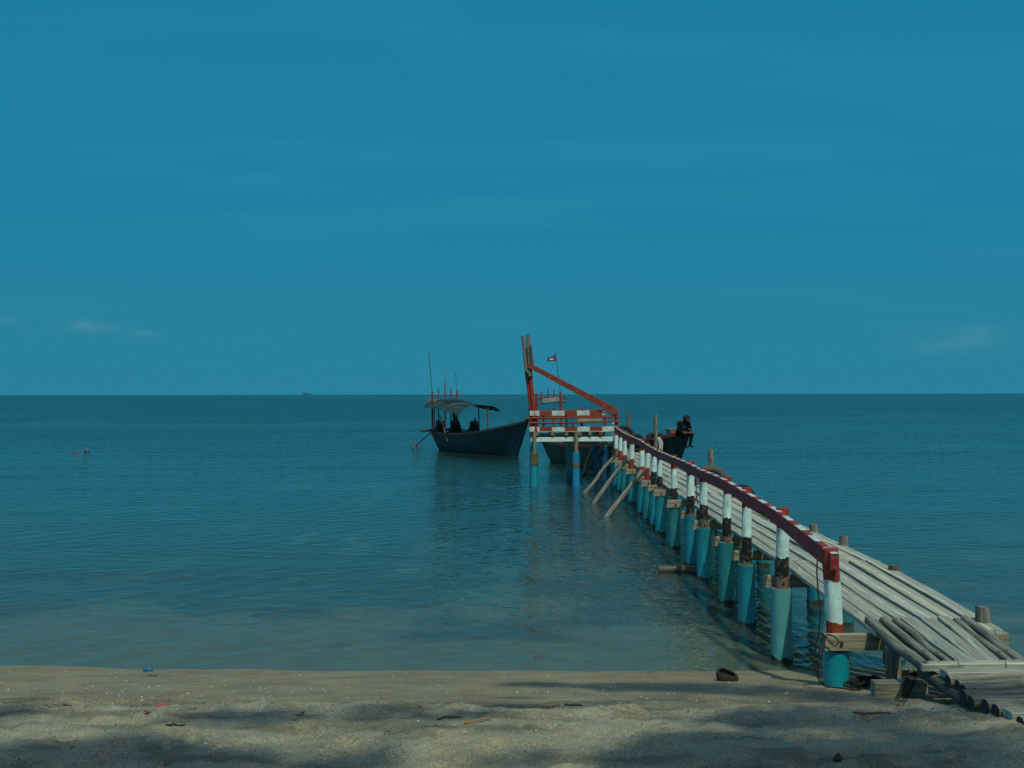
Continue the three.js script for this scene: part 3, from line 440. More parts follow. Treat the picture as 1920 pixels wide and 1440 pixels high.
// ------------------------------------------------------------------ boats
const hullMap = (c1, c2, seed) => dataTex(512, 512, (u, v) => { const st = fbm(u * 16, v * 6, seed, 4, 16, 6), seam = Math.abs((v * 9) % 1 - 0.5) > 0.47 ? 0.75 : 1, scum = smooth(0.24, 0.16, v + (fbm(u * 24, 2, seed + 3, 3, 24) - 0.5) * 0.1); let c = c1.map((x) => x * (0.8 + 0.5 * (st - 0.35)) * seam); return mixc(c, c2, scum * 0.7); }, true);
function hullShape(L, bow) {
  const sheer = (t) => 0.80 + 0.10 * (1 - t) * (1 - t) + (bow - 0.80) * Math.pow(t, 2.7);
  const hb = (t) => t < 0.42 ? mix(0.74, 1.06, Math.sin(t / 0.42 * Math.PI / 2)) : 1.06 * (1 - Math.pow((t - 0.42) / 0.58, 2.3)) + 0.03;
  const px = (t, v) => t * L - 1.15 * (1 - v) * smooth(0.55, 1, t) + 0.55 * (1 - v) * (1 - smooth(0, 0.3, t));
  const P = (t, v, s) => V(px(t, v), mix(-0.45 + 0.2 * smooth(0.7, 1, t), sheer(t), v), s * hb(t) * Math.pow(v, mix(0.42, 0.75, smooth(0.5, 1, t))));
  return { sheer, hb, P };
}
function makeBoat(name, label, { L, bow, pos, turn, hull, rim, inner }) {
  const b = thing(name, label, 'boat', pos, turn), S = hullShape(L, bow), nt = 36, nv = 14, p = [], u = [], idx = [];
  for (const s of [1, -1]) { const o = p.length / 3; for (let i = 0; i <= nt; i++) for (let j = 0; j <= nv; j++) { const q = S.P(i / nt, j / nv, s); p.push(q.x, q.y, q.z); u.push(i / nt * L / 3, j / nv); } for (let i = 0; i < nt; i++) for (let j = 0; j < nv; j++) { const a = o + i * (nv + 1) + j, c = a + nv + 1; if (s > 0) idx.push(a, c, a + 1, a + 1, c, c + 1); else idx.push(a, a + 1, c, a + 1, c + 1, c); } }
  const g = new THREE.BufferGeometry(); g.setAttribute('position', new THREE.Float32BufferAttribute(p, 3)); g.setAttribute('uv', new THREE.Float32BufferAttribute(u, 2)); g.setIndex(idx); g.computeVertexNormals();
  part(b, 'hull', g, hull);
  const tp = [], ti = [], tu = []; for (let j = 0; j <= nv; j++) for (const s of [1, -1]) { const q = S.P(0, j / nv, s); tp.push(q.x, q.y, q.z); tu.push(s * 0.5, j / nv); } for (let j = 0; j < nv; j++) ti.push(j * 2, j * 2 + 2, j * 2 + 1, j * 2 + 1, j * 2 + 2, j * 2 + 3);
  const tg = new THREE.BufferGeometry(); tg.setAttribute('position', new THREE.Float32BufferAttribute(tp, 3)); tg.setAttribute('uv', new THREE.Float32BufferAttribute(tu, 2)); tg.setIndex(ti); tg.computeVertexNormals(); part(b, 'transom', tg, hull);
  for (const s of [1, -1]) { const pts = []; for (let i = 0; i <= 24; i++) pts.push(S.P(i / 24, 1, s).add(V(0, 0.015, s * 0.01))); part(b, 'gunwale', sweep(pts, () => [[-0.05, -0.06], [0.05, -0.06], [0.05, 0.045], [-0.05, 0.045]], { sharp: true }), rim); }
  const stem = []; for (let j = 0; j <= 10; j++) stem.push(S.P(1, j / 10, 0).add(V(0.02, 0, 0))); stem.push(S.P(1, 1, 0).add(V(0.10, 0.10, 0))); part(b, 'stem', sweep(stem, () => [[-0.05, -0.06], [0.05, -0.06], [0.04, 0.06], [-0.04, 0.06]], { sharp: true, up: V(0, 0, 1) }), tint(hull, 0.5, 0.5, 0.5));
  // floor boards and the fore deck
  const floor = (t0, t1, y, name) => { const sh = []; for (let i = 0; i <= 12; i++) sh.push(mix(t0, t1, i / 12)); const q = [], ix = [], uv = []; sh.forEach((t, i) => { const yy = y(t), v = clamp((yy + 0.45) / (S.sheer(t) + 0.45)), w = S.hb(t) * Math.pow(v, 0.6) - 0.03; for (const s of [1, -1]) { q.push(S.P(t, v, 0).x, yy, s * Math.max(w, 0.01)); uv.push(s * w, t * L); } if (i) { const a = (i - 1) * 2; ix.push(a, a + 2, a + 1, a + 1, a + 2, a + 3); } }); const fg = new THREE.BufferGeometry(); fg.setAttribute('position', new THREE.Float32BufferAttribute(q, 3)); fg.setAttribute('uv', new THREE.Float32BufferAttribute(uv, 2)); fg.setIndex(ix); fg.computeVertexNormals(); return part(b, name, fg, inner); };
  floor(0.02, 0.72, () => 0.42, 'floor'); floor(0.72, 0.99, (t) => S.sheer(t) - 0.10, 'fore_deck');
  for (const t of [0.2, 0.36, 0.52, 0.66]) part(b, 'thwart', box(0.22, 0.05, 2 * S.hb(t) - 0.12, t * L, 0.74, 0), inner);
  b.userData.shape = undefined; delete b.userData.shape; b.S = S; return b;
}
const dark = std({ color: RGB(0.018, 0.018, 0.02), roughness: 0.6, metalness: 0.4 }), ironMat = std({ color: RGB(0.05, 0.045, 0.04), roughness: 0.7, metalness: 0.5 });
function engine(parent, x, y, z, s = 1) { // air-cooled long-tail engine: block, flywheel, tank, exhaust, filter
  const lump = [box(0.5, 0.34, 0.36, 0, 0.26, 0), box(0.34, 0.26, 0.30, 0.06, 0.52, 0), box(0.62, 0.1, 0.44, 0, 0.06, 0)];
  for (let k = 0; k < 5; k++) lump.push(box(0.30, 0.018, 0.36, 0.06, 0.42 + k * 0.04, 0));
  const e = part(parent, 'engine', mergeGeometries(lump).scale(s, s, s).translate(x, y, z), dark);
  part(e, 'flywheel', new THREE.CylinderGeometry(0.21 * s, 0.21 * s, 0.09 * s, 20).rotateX(Math.PI / 2).translate(x - 0.02 * s, y + 0.30 * s, z + 0.23 * s), ironMat);
  part(e, 'fuel_tank', new THREE.CapsuleGeometry(0.11 * s, 0.26 * s, 4, 12).rotateX(Math.PI / 2).translate(x - 0.05 * s, y + 0.74 * s, z), tint(dark, 0.02, 0.045, 0.04));
  part(e, 'exhaust', mergeGeometries([new THREE.CylinderGeometry(0.035 * s, 0.035 * s, 0.42 * s, 8).toNonIndexed().translate(x + 0.22 * s, y + 0.82 * s, z + 0.08 * s), new THREE.CylinderGeometry(0.07 * s, 0.07 * s, 0.2 * s, 10).toNonIndexed().translate(x + 0.22 * s, y + 0.80 * s, z + 0.08 * s)]), ironMat);
  part(e, 'air_filter', new THREE.CylinderGeometry(0.09 * s, 0.09 * s, 0.16 * s, 12).rotateZ(1.57).translate(x - 0.32 * s, y + 0.56 * s, z), ironMat);
  return e;
}
const bar = (parent, name, a, b, r, m) => part(parent, name, pole(V(...a), V(...b), r, r * 0.9, { seg: 4, sides: 8, wob: 0.008 }), m);
const place = (sx, sd, bx, bd) => { const dx = bx - sx, dz = sd - bd, L = Math.hypot(dx, dz); return { L, pos: [sx, 0, -sd], turn: -Math.atan2(dz, dx) }; };
seedState = 120;
const redRim = std({ color: RGB(0.16, 0.035, 0.035), roughness: 0.6 }), inRed = std({ map: woodMap([0.40, 0.22, 0.17], [0.24, 0.12, 0.10], 711), roughness: 0.8 });
{
  const q = place(-3.9, 54, 0.72, 46.2), b = makeBoat('fishing_boat', 'dark blue wooden fishing boat with green tarp canopy moored left of platform', { ...q, bow: 1.70, hull: std({ map: hullMap([0.04, 0.24, 0.30], [0.12, 0.26, 0.22], 701), roughness: 0.55 }), rim: std({ color: RGB(0.03, 0.035, 0.045), roughness: 0.7 }), inner: inRed });
  bar(b, 'bow_bitt', [8.0, 1.1, 0.2], [8.0, 1.66, 0.2], 0.05, redMat);
  // tarp canopy: sagging cloth, higher aft
  const nx = 30, nz = 20, p = [], u = [], ix = [];
  const cy = (x, z) => mix(2.66, 2.42, smooth(0, 4.6, x)) + 0.10 * Math.cos(z * 1.4) - 0.10 + 0.07 * (fbm(x * 1.3, z * 1.5, 721, 3) - 0.5) - 0.20 * Math.pow(Math.abs(z) / 1.15, 5) + 0.10 * Math.exp(-(((x - 1.2) / 0.8) ** 2)) - 0.035 * Math.sin(x * 4.2) ** 2;
  for (let i = 0; i <= nx; i++) for (let j = 0; j <= nz; j++) { const x = i / nx * 4.5 + 0.12 * (noise(j * 0.7, 3, 722) - 0.5), z = (j / nz * 2 - 1) * (1.15 + 0.06 * (noise(i * 0.8, 3, 723) - 0.5)); p.push(x, cy(x, z), z); u.push(i / nx, j / nz); }
  for (let i = 0; i < nx; i++) for (let j = 0; j < nz; j++) { const a = i * (nz + 1) + j, c = a + nz + 1; ix.push(a, a + 1, c, a + 1, c + 1, c); }
  const g = new THREE.BufferGeometry(); g.setAttribute('position', new THREE.Float32BufferAttribute(p, 3)); g.setAttribute('uv', new THREE.Float32BufferAttribute(u, 2)); g.setIndex(ix); g.computeVertexNormals();
  const tarp = dataTex(512, 256, (uu, v) => { const k = 0.8 + 0.4 * (fbm(uu * 20, v * 12, 731, 4, 20, 12) - 0.5), n = fbm(uu * 6, v * 4, 733, 3, 6, 4); let c = uu < 0.55 ? [0.03, 0.145, 0.14] : [0.07, 0.20, 0.20]; if (uu > 0.55 && uu < 0.80 && v > 0.72) c = [0.05, 0.19, 0.34]; if (uu > 0.52 && uu < 0.57) c = [0.24, 0.38, 0.38]; if (v > 0.86 + 0.1 * (n - 0.5)) c = [0.12, 0.28, 0.25]; return c.map((x) => x * k); }, true);
  const can = part(b, 'canopy', g, std({ map: tarp, roughness: 0.8, side: THREE.DoubleSide }));
  // hanging hem along the near edge, and rolled cloth bundles
  const hemP = []; for (let i = 0; i <= 16; i++) { const x = i / 16 * 4.5; hemP.push(V(x, cy(x, 1.15) - 0.06 - 0.03 * Math.sin(i * 2.3), 1.17)); }
  part(can, 'hem', sweep(hemP, (i) => [[-0.012, -0.05 - 0.03 * noise(i * 0.4, 1, 9)], [0.012, -0.05 - 0.03 * noise(i * 0.4, 1, 9)], [0.016, 0.06], [-0.016, 0.06]], { sharp: true }), std({ color: RGB(0.07, 0.16, 0.15), roughness: 0.85 }));
  for (let k = 0; k < 4; k++) part(can, 'ridge_pole', pole(V(0.1, cy(0.1, -0.9 + k * 0.6) - 0.05, -0.9 + k * 0.6), V(4.45, cy(4.45, -0.9 + k * 0.6) - 0.05, -0.9 + k * 0.6), 0.022, 0.02), logMat);
  for (const [x, z] of [[2.3, 1.0], [0.4, 0.72], [0.4, -0.72], [4.4, -0.45], [2.4, -1.0]]) bar(b, 'canopy_post', [x, 0.6, z], [x, cy(x, z) - 0.04, z], 0.04, redMat);
  bar(b, 'leaning_pole', [2.7, 0.5, 1.05], [1.0, 2.7, 1.0], 0.022, logPale);
  bar(b, 'beam', [1.8, 0.8, 0.1], [1.5, 2.4, 0.1], 0.10, tint(logDark, 0.3, 0.25, 0.25));
  engine(b, 0.62, 0.66, 0.45, 1.05); engine(b, 1.6, 0.60, 0.0, 1.15); engine(b, 3.1, 0.62, -0.35, 1.1);
  for (const [x, z] of [[0.75, 0.40], [1.6, 0], [3.1, -0.35]]) part(b, 'engine_bed', box(0.9, 0.24, 0.5, x, 0.54, z), inRed);
  bar(b, 'engine_shaft', [1.7, 1.15, 0.0], [3.2, 0.98, -0.2], 0.03, ironMat);
  bar(b, 'propeller_shaft', [0.3, 0.9, 0.85], [-1.1, 0.10, 1.15], 0.03, ironMat);
  part(b, 'propeller', mergeGeometries([0, 1, 2].map((k) => box(0.05, 0.26, 0.12, 0, 0.13, 0).rotateX(k * 2.094)).concat([new THREE.SphereGeometry(0.06, 8, 6).toNonIndexed()])).rotateZ(0.5).translate(-1.12, 0.10, 1.15), std({ color: RGB(0.10, 0.10, 0.085), roughness: 0.6, metalness: 0.4 }));
  bar(b, 'stern_beam', [0.0, 0.98, 1.35], [0.25, 1.02, -1.1], 0.07, tint(logDark, 0.4, 0.3, 0.3)); bar(b, 'rudder', [0.3, 0.6, 0.2], [0.75, -0.5, 0.2], 0.06, logDark);
  // rack of poles at the stern
  for (const [px, tt, m] of [[806.5, 735, redMat], [817, 730, logDark], [828, 718, redMat], [838, 730, redMat], [848.5, 733, redMat]]) { const z = mix(0.80, -0.75, (px - 806.5) / 42), top = 3 - (tt - 740) * 0.0298; bar(b, 'rack_post', [0.3, 0.75, z], [0.3, top, z], px === 806.5 || px === 848.5 ? 0.055 : 0.04, m); }
  bar(b, 'rack_rail', [0.22, 2.97, 1.08], [0.22, 2.98, -1.12], 0.035, logPale); bar(b, 'rack_rail', [0.22, 2.66, 1.1], [0.22, 2.66, -0.2], 0.035, logPale);
  bar(b, 'antenna', [0.3, 3.1, 0.80], [0.25, 5.38, 0.98], 0.02, ironMat); bar(b, 'lamp_pole', [0.3, 3.6, 0.0], [0.3, 4.1, 0.0], 0.025, logPale); bar(b, 'lamp_pole', [0.3, 3.2, -0.75], [0.3, 4.22, -0.66], 0.02, std({ color: RGB(0.05, 0.25, 0.35) }));
  for (const [y, z] of [[4.13, 0.0], [4.26, -0.66]]) part(b, 'pole_lamp', new THREE.SphereGeometry(0.06, 10, 8).scale(1, 0.8, 1).translate(0.3, y, z), std({ color: RGB(0.28, 0.26, 0.18), roughness: 0.6 }));
}
let boat2;
{
  const q = place(1.98, 43, 6.16, 33.6), b = boat2 = makeBoat('fishing_boat', 'dark green wooden fishing boat with red gunwale moored behind the jetty', { ...q, bow: 1.66, hull: std({ map: hullMap([0.05, 0.29, 0.27], [0.20, 0.30, 0.28], 751), roughness: 0.6 }), rim: redRim, inner: std({ map: woodMap([0.44, 0.40, 0.34], [0.25, 0.22, 0.18], 761), roughness: 0.85 }) });
  const S = b.S, fw = (t) => S.P(t, 1, 1);
  // stern rack with name board and flag
  const rz = (px) => { const X = (px - 960) * 42.4 / F; return (1.98 + 0.12 - X) / 0.9; }, ry = (py) => 3 - (py - 740) * 42.4 / F;
  for (const [px, a, c, r] of [[1006, 802, 739, 0.05], [1016, 753, 735, 0.03], [1028, 753, 728, 0.03], [1039, 750, 731, 0.03], [1051, 802, 735, 0.055]]) bar(b, 'rack_post', [0.3, ry(a), rz(px + (a > 800 ? 1.5 : 0))], [0.3, ry(c), rz(px)], r, redMat);
  const curve = (y0, y1, y2, x0, x1) => { const pts = []; for (let k = 0; k <= 10; k++) { const t = k / 10; pts.push(V(0.25, mix(mix(ry(y0), ry(y1), t), mix(ry(y1), ry(y2), t), t), rz(mix(x0, x1, t)))); } return sweep(pts, () => circle(0.035, 8)); };
  part(b, 'rack_rail', curve(751, 744, 746, 1000, 1063), redMat); part(b, 'rack_rail', curve(762, 752, 755, 1000, 1063), redMat);
  const sign = canvasTex(512, 128, (c, w, h) => { c.fillStyle = '#8f9d98'; c.fillRect(0, 0, w, h); for (let k = 0; k < 260; k++) { c.fillStyle = `rgba(${40 + rnd(60)},${60 + rnd(50)},${55 + rnd(50)},0.25)`; c.fillRect(rnd(w), rnd(h), rnd(40), rnd(5)); } c.fillStyle = 'rgba(45,70,66,0.6)'; for (let k = 0; k < 7; k++) c.fillRect(40 + k * 34, 34 + (k % 3) * 6, 16, 50); c.fillStyle = '#14201f'; c.font = 'bold 92px sans-serif'; c.fillText('17', 390, 98); });
  const sb = box(1, 1, 1); const bs = V(0.30, ry(751), rz(1032)); part(b, 'name_board', new THREE.BoxGeometry(0.82, 0.19, 0.025).rotateY(Math.PI / 2 + 0.0).rotateX(-0.0).rotateY(0).translate(0, 0, 0).applyMatrix4(new THREE.Matrix4().makeRotationX(0.10)).translate(bs.x + 0.06, bs.y, bs.z), std({ map: sign, roughness: 0.8 }), 'grey board with dark painted number');
  const fp = [0.3, ry(735), rz(1051)], ft = [0.3, ry(662), rz(1042.5)];
  bar(b, 'flag_pole', fp, ft, 0.014, ironMat);
  const flagTex = canvasTex(384, 256, (c) => { c.fillStyle = '#1c3a86'; c.fillRect(0, 0, 384, 256); c.fillStyle = '#b0302c'; c.fillRect(0, 64, 384, 128); c.fillStyle = '#e6e4de'; for (const [x, w, t] of [[138, 26, 118], [178, 30, 96], [222, 26, 118]]) { c.fillRect(x, t, w, 172 - t); c.beginPath(); c.moveTo(x, t); c.lineTo(x + w / 2, t - 18); c.lineTo(x + w, t); c.fill(); } c.fillRect(120, 156, 146, 18); });
  { const nx = 18, ny = 10, p = [], u = [], ix = [], dir = (px, py) => V(0.3, ry(py), rz(px)); for (let i = 0; i <= nx; i++) for (let j = 0; j <= ny; j++) { const s = i / nx, t = j / ny, top = [mix(1042.7, 1025, s), mix(664.5, 673, Math.pow(s, 0.75))], bot = [mix(1044, 1025.5, s), mix(677.5, 679, s)], q = dir(mix(bot[0], top[0], t), mix(bot[1], top[1], t)); q.x += 0.09 * Math.sin(s * 7 + t * 1.5) * s; p.push(q.x, q.y, q.z); u.push(1 - s * 1, t); } for (let i = 0; i < nx; i++) for (let j = 0; j < ny; j++) { const a = i * (ny + 1) + j, c = a + ny + 1; ix.push(a, c, a + 1, a + 1, c, c + 1); } const g = new THREE.BufferGeometry(); g.setAttribute('position', new THREE.Float32BufferAttribute(p, 3)); g.setAttribute('uv', new THREE.Float32BufferAttribute(u, 2)); g.setIndex(ix); g.computeVertexNormals(); part(b, 'flag', g, std({ map: flagTex, roughness: 0.85, side: THREE.DoubleSide }), 'blue and red flag with white temple emblem'); }
  engine(b, 1.7, 0.62, 0.1, 1.1); bar(b, 'canopy_post', [2.2, 0.5, 0.9], [2.2, 1.9, 0.9], 0.04, redMat);
  // pale lettering panel outline painted on the bow plank
  for (const [t0, t1, v0, v1] of [[0.76, 0.88, 0.70, 0.70], [0.88, 0.905, 0.70, 0.5], [0.84, 0.86, 0.66, 0.5]]) { const pts = []; for (let k = 0; k <= 6; k++) { const q2 = k / 6; pts.push(S.P(mix(t0, t1, q2), mix(v0, v1, q2), 1).add(V(0, 0, 0.012))); } part(b, 'painted_line', sweep(pts, () => [[-0.006, -0.012], [0.006, -0.012], [0.006, 0.012], [-0.006, 0.012]], { sharp: true }), std({ color: RGB(0.10, 0.26, 0.22), roughness: 0.6 })); }
  b.updateMatrixWorld();
  const W = (t, v, s, dy = 0, out = 0) => b.localToWorld(S.P(t, v, s).add(V(0, dy, s * out)));
  const tf = solo('boat_tyre', tyreGeo(0.30, 0.10), tyreMat, 'black tyre lying across the green boat gunwale behind the mooring post', 'tyre', at(1231, 823, 35.4).toArray()); tf.rotation.set(0.35, 0.3, -0.05);
  const fw2 = W(0.70, 1, 1, 0.05, 0.08);
  solo('white_fender_rope', mergeGeometries([tube([at(1234, 822, 32.6), at(1237, 835, 32.3), at(1236, 852, 32.2), at(1238, 866, 32.2)], 0.035, 20), tube([at(1236, 822, 32.6), at(1241, 832, 32.3), at(1240, 850, 32.2), at(1241, 866, 32.2)], 0.03, 20)]), std({ color: RGB(0.42, 0.42, 0.36), roughness: 0.95 }), 'doubled pale mooring rope hanging down the green boat side', 'rope');
  // cool box beside the sitting man
  const box2 = thing('cool_box', 'small blue box with orange front on the bow beside sitting person', 'box', W(0.925, 1, 0.6, 0.0).toArray(), 0.5);
  part(box2, 'body', box(0.30, 0.26, 0.26, 0, 0.10, 0), std({ color: RGB(0.05, 0.13, 0.17), roughness: 0.5 })); part(box2, 'front_panel', box(0.22, 0.13, 0.012, 0.03, 0.13, 0.137), std({ color: RGB(0.42, 0.09, 0.05), roughness: 0.6 })); part(box2, 'lid', box(0.32, 0.05, 0.28, 0, 0.256, 0), std({ color: RGB(0.16, 0.27, 0.30), roughness: 0.5 })); part(box2, 'cloth', box(0.24, 0.07, 0.05, 0.06, 0.02, 0.16), std({ color: RGB(0.35, 0.34, 0.28), roughness: 0.95 }));
}

// ------------------------------------------------------------------ the person on the bow, and the swimmer
function capsules(list, k = 0.03) { // list: [ax,ay,az,ra, bx,by,bz,rb] -> smooth union distance
  return (x, y, z) => { let d = 1e3; for (const [ax, ay, az, ra, bx, by, bz, rb] of list) { const dx = bx - ax, dy = by - ay, dz = bz - az, l = dx * dx + dy * dy + dz * dz, t = l ? clamp(((x - ax) * dx + (y - ay) * dy + (z - az) * dz) / l) : 0, q = Math.hypot(x - ax - dx * t, y - ay - dy * t, z - az - dz * t) - mix(ra, rb, t), h = clamp(0.5 + 0.5 * (d - q) / k); d = mix(d, q, h) - k * h * (1 - h); } return d; };
}
function fieldMesh(sdf, c, half, res, tintFn) {
  const mc = new MarchingCubes(res, new THREE.MeshBasicMaterial(), false, false, 400000), n = res; mc.isolation = 0;
  for (let k = 0; k < n; k++) for (let j = 0; j < n; j++) for (let i = 0; i < n; i++) { const f = (q) => (q - n / 2) / (n / 2) * half; mc.field[i + j * n + k * n * n] = -sdf(c[0] + f(i), c[1] + f(j), c[2] + f(k)); }
  mc.update(); const cnt = mc.count, P = new Float32Array(cnt * 3), N = new Float32Array(cnt * 3), C = new Float32Array(cnt * 3);
  for (let i = 0; i < cnt; i++) { for (let a = 0; a < 3; a++) { P[i * 3 + a] = c[a] + mc.positionArray[i * 3 + a] * half; N[i * 3 + a] = mc.normalArray[i * 3 + a]; } const t = tintFn(P[i * 3], P[i * 3 + 1], P[i * 3 + 2]); C.set(t, i * 3); }
  const g = new THREE.BufferGeometry(); g.setAttribute('position', new THREE.BufferAttribute(P, 3)); g.setAttribute('normal', new THREE.BufferAttribute(N, 3)); g.setAttribute('color', new THREE.BufferAttribute(C, 3)); return g;
}
{
  const SKIN = [0.13, 0.065, 0.04], SHIRT = [0.007, 0.009, 0.012], PANTS = [0.009, 0.010, 0.013], PRINT = [0.05, 0.16, 0.24];
  const head = V(0.02, 0.565, 0.30);
  const bodyList = [
    [-0.09, 0.10, 0, 0.125, 0.09, 0.10, 0, 0.125], [-0.05, 0.14, 0.0, 0.15, 0.05, 0.14, 0.0, 0.15], [-0.06, 0.2, 0.03, 0.14, -0.07, 0.38, 0.11, 0.125], [0.06, 0.2, 0.03, 0.14, 0.07, 0.38, 0.11, 0.125], [-0.15, 0.43, 0.13, 0.09, 0.15, 0.43, 0.13, 0.09],
    [0, 0.44, 0.16, 0.06, 0.01, 0.52, 0.25, 0.052],
    [-0.19, 0.43, 0.14, 0.078, -0.22, 0.19, 0.17, 0.06], [-0.22, 0.19, 0.17, 0.056, -0.10, 0.115, 0.335, 0.034], [0.19, 0.43, 0.14, 0.078, 0.225, 0.19, 0.20, 0.06], [0.225, 0.19, 0.20, 0.056, 0.11, 0.11, 0.37, 0.034],
    [-0.09, 0.08, 0.03, 0.095, -0.13, 0.06, 0.40, 0.068], [0.09, 0.08, 0.03, 0.095, 0.14, 0.06, 0.42, 0.068], [-0.13, 0.06, 0.40, 0.066, -0.07, -0.34, 0.36, 0.05], [0.14, 0.06, 0.42, 0.066, 0.09, -0.32, 0.38, 0.05],
    [-0.07, -0.36, 0.35, 0.042, -0.075, -0.40, 0.50, 0.030], [0.09, -0.34, 0.37, 0.042, 0.10, -0.38, 0.52, 0.030]];
  const body = fieldMesh(capsules(bodyList, 0.035), [0, 0.06, 0.2], 0.66, 96, (x, y, z) => y > 0.50 && Math.abs(x) < 0.08 ? SKIN : y < -0.33 ? [0.03, 0.02, 0.016] : (Math.abs(x) < 0.17 && z > 0.27 && y > 0.09 && y < 0.17) ? SKIN : (Math.abs(x) < 0.07 && y > 0.24 && y < 0.36 && z > 0.16 && z < 0.26) ? PRINT : y < 0.10 ? PANTS : SHIRT);
  const h = head, hs = fieldMesh(capsules([[h.x, h.y + 0.035, h.z - 0.01, 0.083, h.x, h.y + 0.02, h.z + 0.02, 0.08], [h.x, h.y - 0.05, h.z + 0.045, 0.05, h.x, h.y - 0.07, h.z + 0.06, 0.035], [h.x, h.y + 0.01, h.z + 0.10, 0.012, h.x, h.y - 0.025, h.z + 0.118, 0.017], [h.x - 0.085, h.y + 0.01, h.z, 0.018, h.x - 0.085, h.y - 0.02, h.z, 0.014], [h.x + 0.085, h.y + 0.01, h.z, 0.018, h.x + 0.085, h.y - 0.02, h.z, 0.014], [h.x - 0.03, h.y - 0.052, h.z + 0.092, 0.009, h.x + 0.03, h.y - 0.052, h.z + 0.092, 0.009], [h.x - 0.045, h.y + 0.035, h.z + 0.085, 0.012, h.x + 0.045, h.y + 0.035, h.z + 0.085, 0.012]], 0.02), [h.x, h.y, h.z + 0.02], 0.16, 64, (x, y, z) => { const ex = Math.abs(Math.abs(x - h.x) - 0.032), ey = Math.abs(y - h.y - 0.014); return ex < 0.014 && ey < 0.008 && z > h.z + 0.06 ? [0.02, 0.015, 0.012] : Math.abs(y - h.y + 0.052) < 0.004 && Math.abs(x - h.x) < 0.028 && z > h.z + 0.07 ? [0.05, 0.02, 0.018] : SKIN; });
  const hand = (sx, x, y, z) => { const l = [[x, y, z, 0.030, x - sx * 0.03, y - 0.005, z + 0.05, 0.030]]; for (let f = 0; f < 4; f++) { const o = (f - 1.5) * 0.019, L = [0.036, 0.042, 0.039, 0.03][f], bx = x - sx * (0.045 - o * 0.3), by = y + o * 0.8, bz = z + 0.07; l.push([bx, by, bz, 0.0095, bx - sx * L, by - 0.004, bz + 0.012, 0.009], [bx - sx * L, by - 0.004, bz + 0.012, 0.009, bx - sx * (L + 0.018), by - 0.018, bz - 0.012, 0.008]); } l.push([x - sx * 0.01, y + 0.024, z + 0.02, 0.011, x - sx * 0.035, y + 0.04, z + 0.045, 0.009]); return fieldMesh(capsules(l, 0.008), [x - sx * 0.03, y, z + 0.04], 0.11, 56, () => SKIN); };
  const merged = mergeGeometries([body, hs, hand(-1, -0.095, 0.115, 0.34), hand(1, 0.105, 0.11, 0.375)]);
  const p = thing('person', 'person in dark long sleeves sitting hunched on the green boat bow', 'person', at(1277.5, 814, 33.75).toArray(), 0.42); 
  p.position.y = 1.535;
  part(p, 'body', merged, new THREE.MeshPhysicalMaterial({ vertexColors: true, roughness: 0.95, specularIntensity: 0.25 }));
  const hair = fieldMesh((x, y, z) => { const q = Math.hypot(x - h.x, y - h.y - 0.045, z - h.z + 0.012), n = 0.014 * (noise(x * 45 + 9, y * 45 + z * 30, 801) - 0.5); return Math.max(q - 0.126 + n, -(y - h.y + 0.03) - 0.02 * 0 - (z < h.z ? 0.05 : 0), (z - h.z - 0.06) - 1.1 * Math.max(0, y - h.y - 0.045)); }, [h.x, h.y + 0.03, h.z], 0.16, 56, () => [0.008, 0.007, 0.007]);
  part(p, 'hair', hair, std({ vertexColors: true, roughness: 0.9 }));
}
{
  const w = at(156, 846, 50.5), s = thing('swimmer', 'swimmer with dark hair and snorkel floating face down in open water', 'person', [w.x, -0.118, w.z], 0.15);
  const SK = [0.10, 0.072, 0.06], l = [[0.0, 0.02, 0, 0.10, -0.28, 0.02, 0, 0.14], [-0.28, 0.02, 0, 0.14, -0.55, 0.0, 0.0, 0.12], [-0.55, 0, 0, 0.12, -0.85, -0.05, 0.02, 0.08], [-0.85, -0.06, 0.02, 0.08, -1.25, -0.14, 0.04, 0.05], [-0.2, 0.0, 0.16, 0.05, 0.15, -0.12, 0.3, 0.035], [-0.2, 0, -0.16, 0.05, 0.15, -0.12, -0.3, 0.035], [0.10, 0.05, 0, 0.085, 0.16, 0.08, 0, 0.095]];
  part(s, 'body', fieldMesh(capsules(l, 0.05), [-0.5, 0, 0], 0.85, 80, (x) => x < -0.55 && x > -0.9 ? [0.03, 0.04, 0.06] : SK), std({ vertexColors: true, roughness: 0.6 }));
  part(s, 'hair', new THREE.SphereGeometry(0.115, 14, 10).scale(1.15, 1, 1).translate(0.17, 0.10, 0), std({ color: RGB(0.01, 0.01, 0.012), roughness: 0.6 }));
  part(s, 'snorkel', tube([V(0.24, 0.02, 0.08), V(0.26, 0.12, 0.11), V(0.2, 0.3, 0.12), V(0.18, 0.36, 0.12)], 0.014, 14), std({ color: RGB(0.4, 0.25, 0.35), roughness: 0.5 }));
}
{ // ship on the horizon
  const d = 5200, x = (576 - 960) * d / F, s = thing('cargo_ship', 'tiny cargo ship far off on the horizon, left side', 'ship', [x, 0, -d]);
  const m = std({ color: RGB(0.03, 0.12, 0.17), roughness: 0.8 });  // bluish colour with the haze of distance painted in
  part(s, 'hull', new THREE.ExtrudeGeometry(new THREE.Shape([[-24, -1], [22, -1], [26, 6], [-25, 6]].map((p) => new THREE.Vector2(...p))), { depth: 8, bevelEnabled: false }).translate(0, 0, -4), m);
  part(s, 'bridge', mergeGeometries([box(9, 6, 7, -17, 9, 0), box(3, 3, 3, -17, 13, 0)]), m); part(s, 'deck_cargo', mergeGeometries([box(9, 3, 7, -3, 7.5, 0), box(9, 4, 7, 9, 8, 0)]), m);
}

